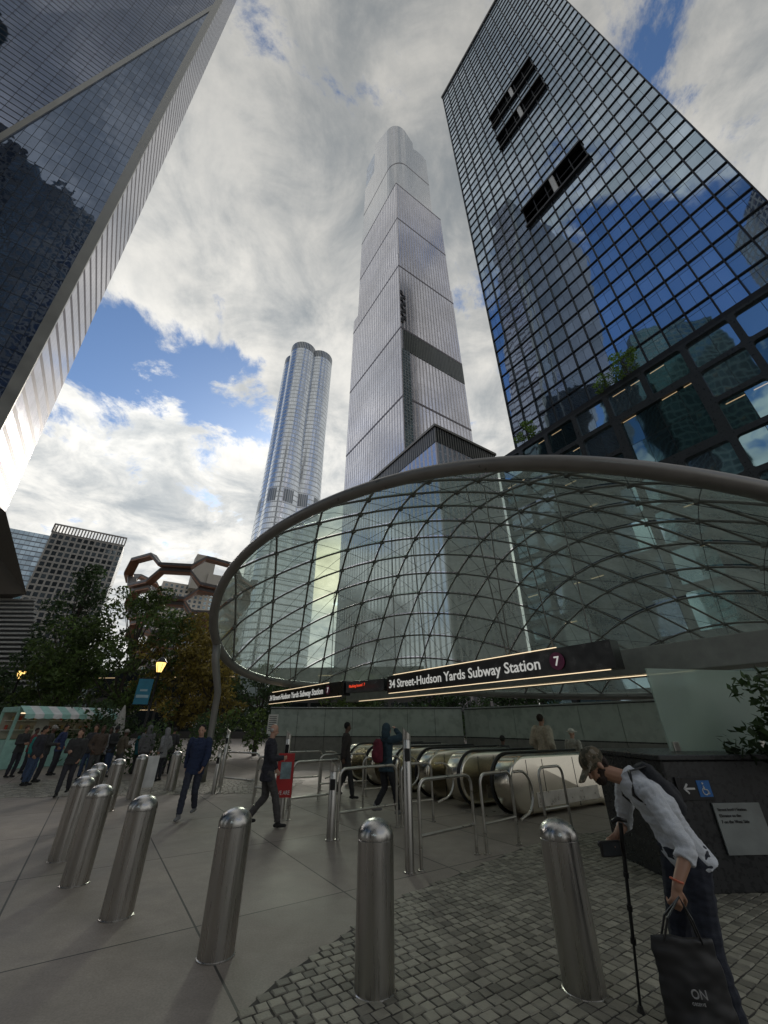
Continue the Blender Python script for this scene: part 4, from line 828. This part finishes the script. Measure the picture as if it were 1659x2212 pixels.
bm=B(); ell(bm,Hc+up_*.045-F*.012,(.088,.106,.082),sx,F,up_,20); cap(bm,Hc+up_*.03+F*.07,Hc+up_*.005+F*.18,.078,.06,.12,sx); ell(bm,Hc+up_*.128-F*.012,(.012,.012,.008),sx,F,up_,8); o=mk('cap',rem(bm,.005,'cap',2,0,30),camo,smooth=True); o.parent=mm
bm=B(); ell(bm,Hc-up_*.072+F*.04,(.056,.05,.05),sx,F,up_); ell(bm,Hc-up_*.035+F*.01,(.074,.05,.045),sx,F,up_); o=mk('beard',rem(bm,.006,'beard',1,.006,60),cloth((.03,.018,.012))); o.parent=mm
bm=B(); ell(bm,Hc-up_*.02-F*.05,(.076,.052,.055),sx,F,up_); o=mk('hair',rem(bm,.006,'hair',1,.004,50),cloth((.025,.016,.012))); o.parent=mm
bm=B(); sweep(bm,[j['wrL']+V((.01,0,.03))+(V((1,0,-.35)).normalized()*math.cos(a*.52)+V((0,1,0))*math.sin(a*.52))*.031 for a in range(12)],.006,6,closed=True); o=mk('wristband',bm,pmat('orange_band',(.6,.15,.08),.5)); o.parent=mm
u_=(j['N']-j['P']).normalized(); nb=V((.72,0,.5)).normalized(); backpack(j['P'].lerp(j['N'],.6)+nb*.14,u_,nb,.36,(.025,.027,.032),'black backpack worn on the bending man')
t=Thing('walking_stick',(1.73,3.9,0),0,'black extendable stick with rubber foot and handle','stick'); a=V((1.73,3.9,0)); b=V((1.83,3.77,1.04))
bm=B(); sweep(bm,[a+(b-a)*.03,a.lerp(b,.35)],.009,10); sweep(bm,[a.lerp(b,.35),a.lerp(b,.7)],.012,10); sweep(bm,[a.lerp(b,.7),b],.015,10)
for f in (.35,.52,.7): sweep(bm,[a.lerp(b,f-.015),a.lerp(b,f+.015)],.019,10)
t.part('telescopic_shaft',bm,blackp,world=True,ang=40)
bm=B(); sweep(bm,[a,a.lerp(b,.012),a.lerp(b,.04)],[.03,.024,.014],10); t.part('rubber_foot',bm,rubber,world=True)
bm=B(); sweep(bm,[b+V((-.07,0,.0)),b+V((-.02,0,.025)),b+V((.05,0,.01))],[.014,.017,.012],10); t.part('handle',bm,rubber,world=True,smooth=True)
t=Thing('smartphone',(1.7,3.75,.89),rad(12),'black camera phone held out in the hand','phone'); bm=B(); box(bm,(0,0,0),(.17,.022,.095),0,0,.006); t.part('case',bm,blackp); bm=B(); box(bm,(0,-.013,0),(.145,.002,.075)); t.part('screen',bm,pmat('phone_screen',(.05,.055,.06),.1))
bm=B(); lathe(bm,[(0,0),(.02,0),(.022,.03),(.016,.032)],16); bm.transform(M.Translation((-.05,.012,.02))@M.Rotation(rad(-90),4,'X')); t.part('lens',bm,darkmetal)
t=Thing('tote_bag',(1.70,3.11,.1),rad(-10),'black shopping bag with small white logo held by man','bag'); bm=B()
loft(bm,[(V((0,0,.02)),V((.155,0,0)),V((0,.06,0))),(V((0,0,.04)),V((.17,0,0)),V((0,.075,0))),(V((0,0,.3)),V((.175,0,0)),V((0,.05,0))),(V((0,0,.54)),V((.165,0,0)),V((0,.022,0)))],32); t.part('bag_body',rem(bm,.01,'bag_body',1,.014,6),pmat('bag_black',(.018,.018,.019),.5,0,.3,8))
bm=B()
for q in (-.02,.02): sweep(bm,[(-.10,q,.52),(-.05,q,.62),(.05,0,.71),(.08,q,.62),(.10,q,.52)],.006,6)
t.part('handle',bm,blackp)
Wm=t.inv.inverted(); text('ON',.05,Wm@V((-.05,-.080,.33)),rad(-10),dimw,t,'logo_lettering',ext=.003); text('OBSERVE',.016,Wm@V((-.055,-.080,.305)),rad(-10),dimw,t,'small_lettering',ext=.002)
# ---------------- apply voxel remeshes in one pass
objs=[o for o in bpy.data.objects if o.type=='MESH' and o.data.name in PEND]
for o in objs:
    vx,sm,fo,fs=PEND[o.data.name]; md=o.modifiers.new('r','REMESH'); md.mode='VOXEL'; md.voxel_size=vx
    s=o.modifiers.new('s','SMOOTH'); s.factor=.5; s.iterations=sm
bpy.context.view_layer.update(); dg=bpy.context.evaluated_depsgraph_get()
res=[(o,bpy.data.meshes.new_from_object(o.evaluated_get(dg)),PEND[o.data.name]) for o in objs]
for o,me,(vx,sm,fo,fs) in res:
    o.modifiers.clear(); o.data=me; me.polygons.foreach_set('use_smooth',[True]*len(me.polygons))
    if fo:
        n=len(me.vertices); co=np.empty(n*3); no=np.empty(n*3); me.vertices.foreach_get('co',co); me.vertex_normals.foreach_get('vector',no); co=co.reshape(-1,3); no=no.reshape(-1,3)
        f=np.array([noise.noise((c[0]*fs,c[1]*fs,c[2]*fs*1.9))+.5*noise.noise((c[0]*fs*2.3,c[1]*fs*2.3,c[2]*fs*4.4)) for c in co.tolist()])
        me.vertices.foreach_set('co',(co+no*(f*fo)[:,None]).ravel()); me.update()
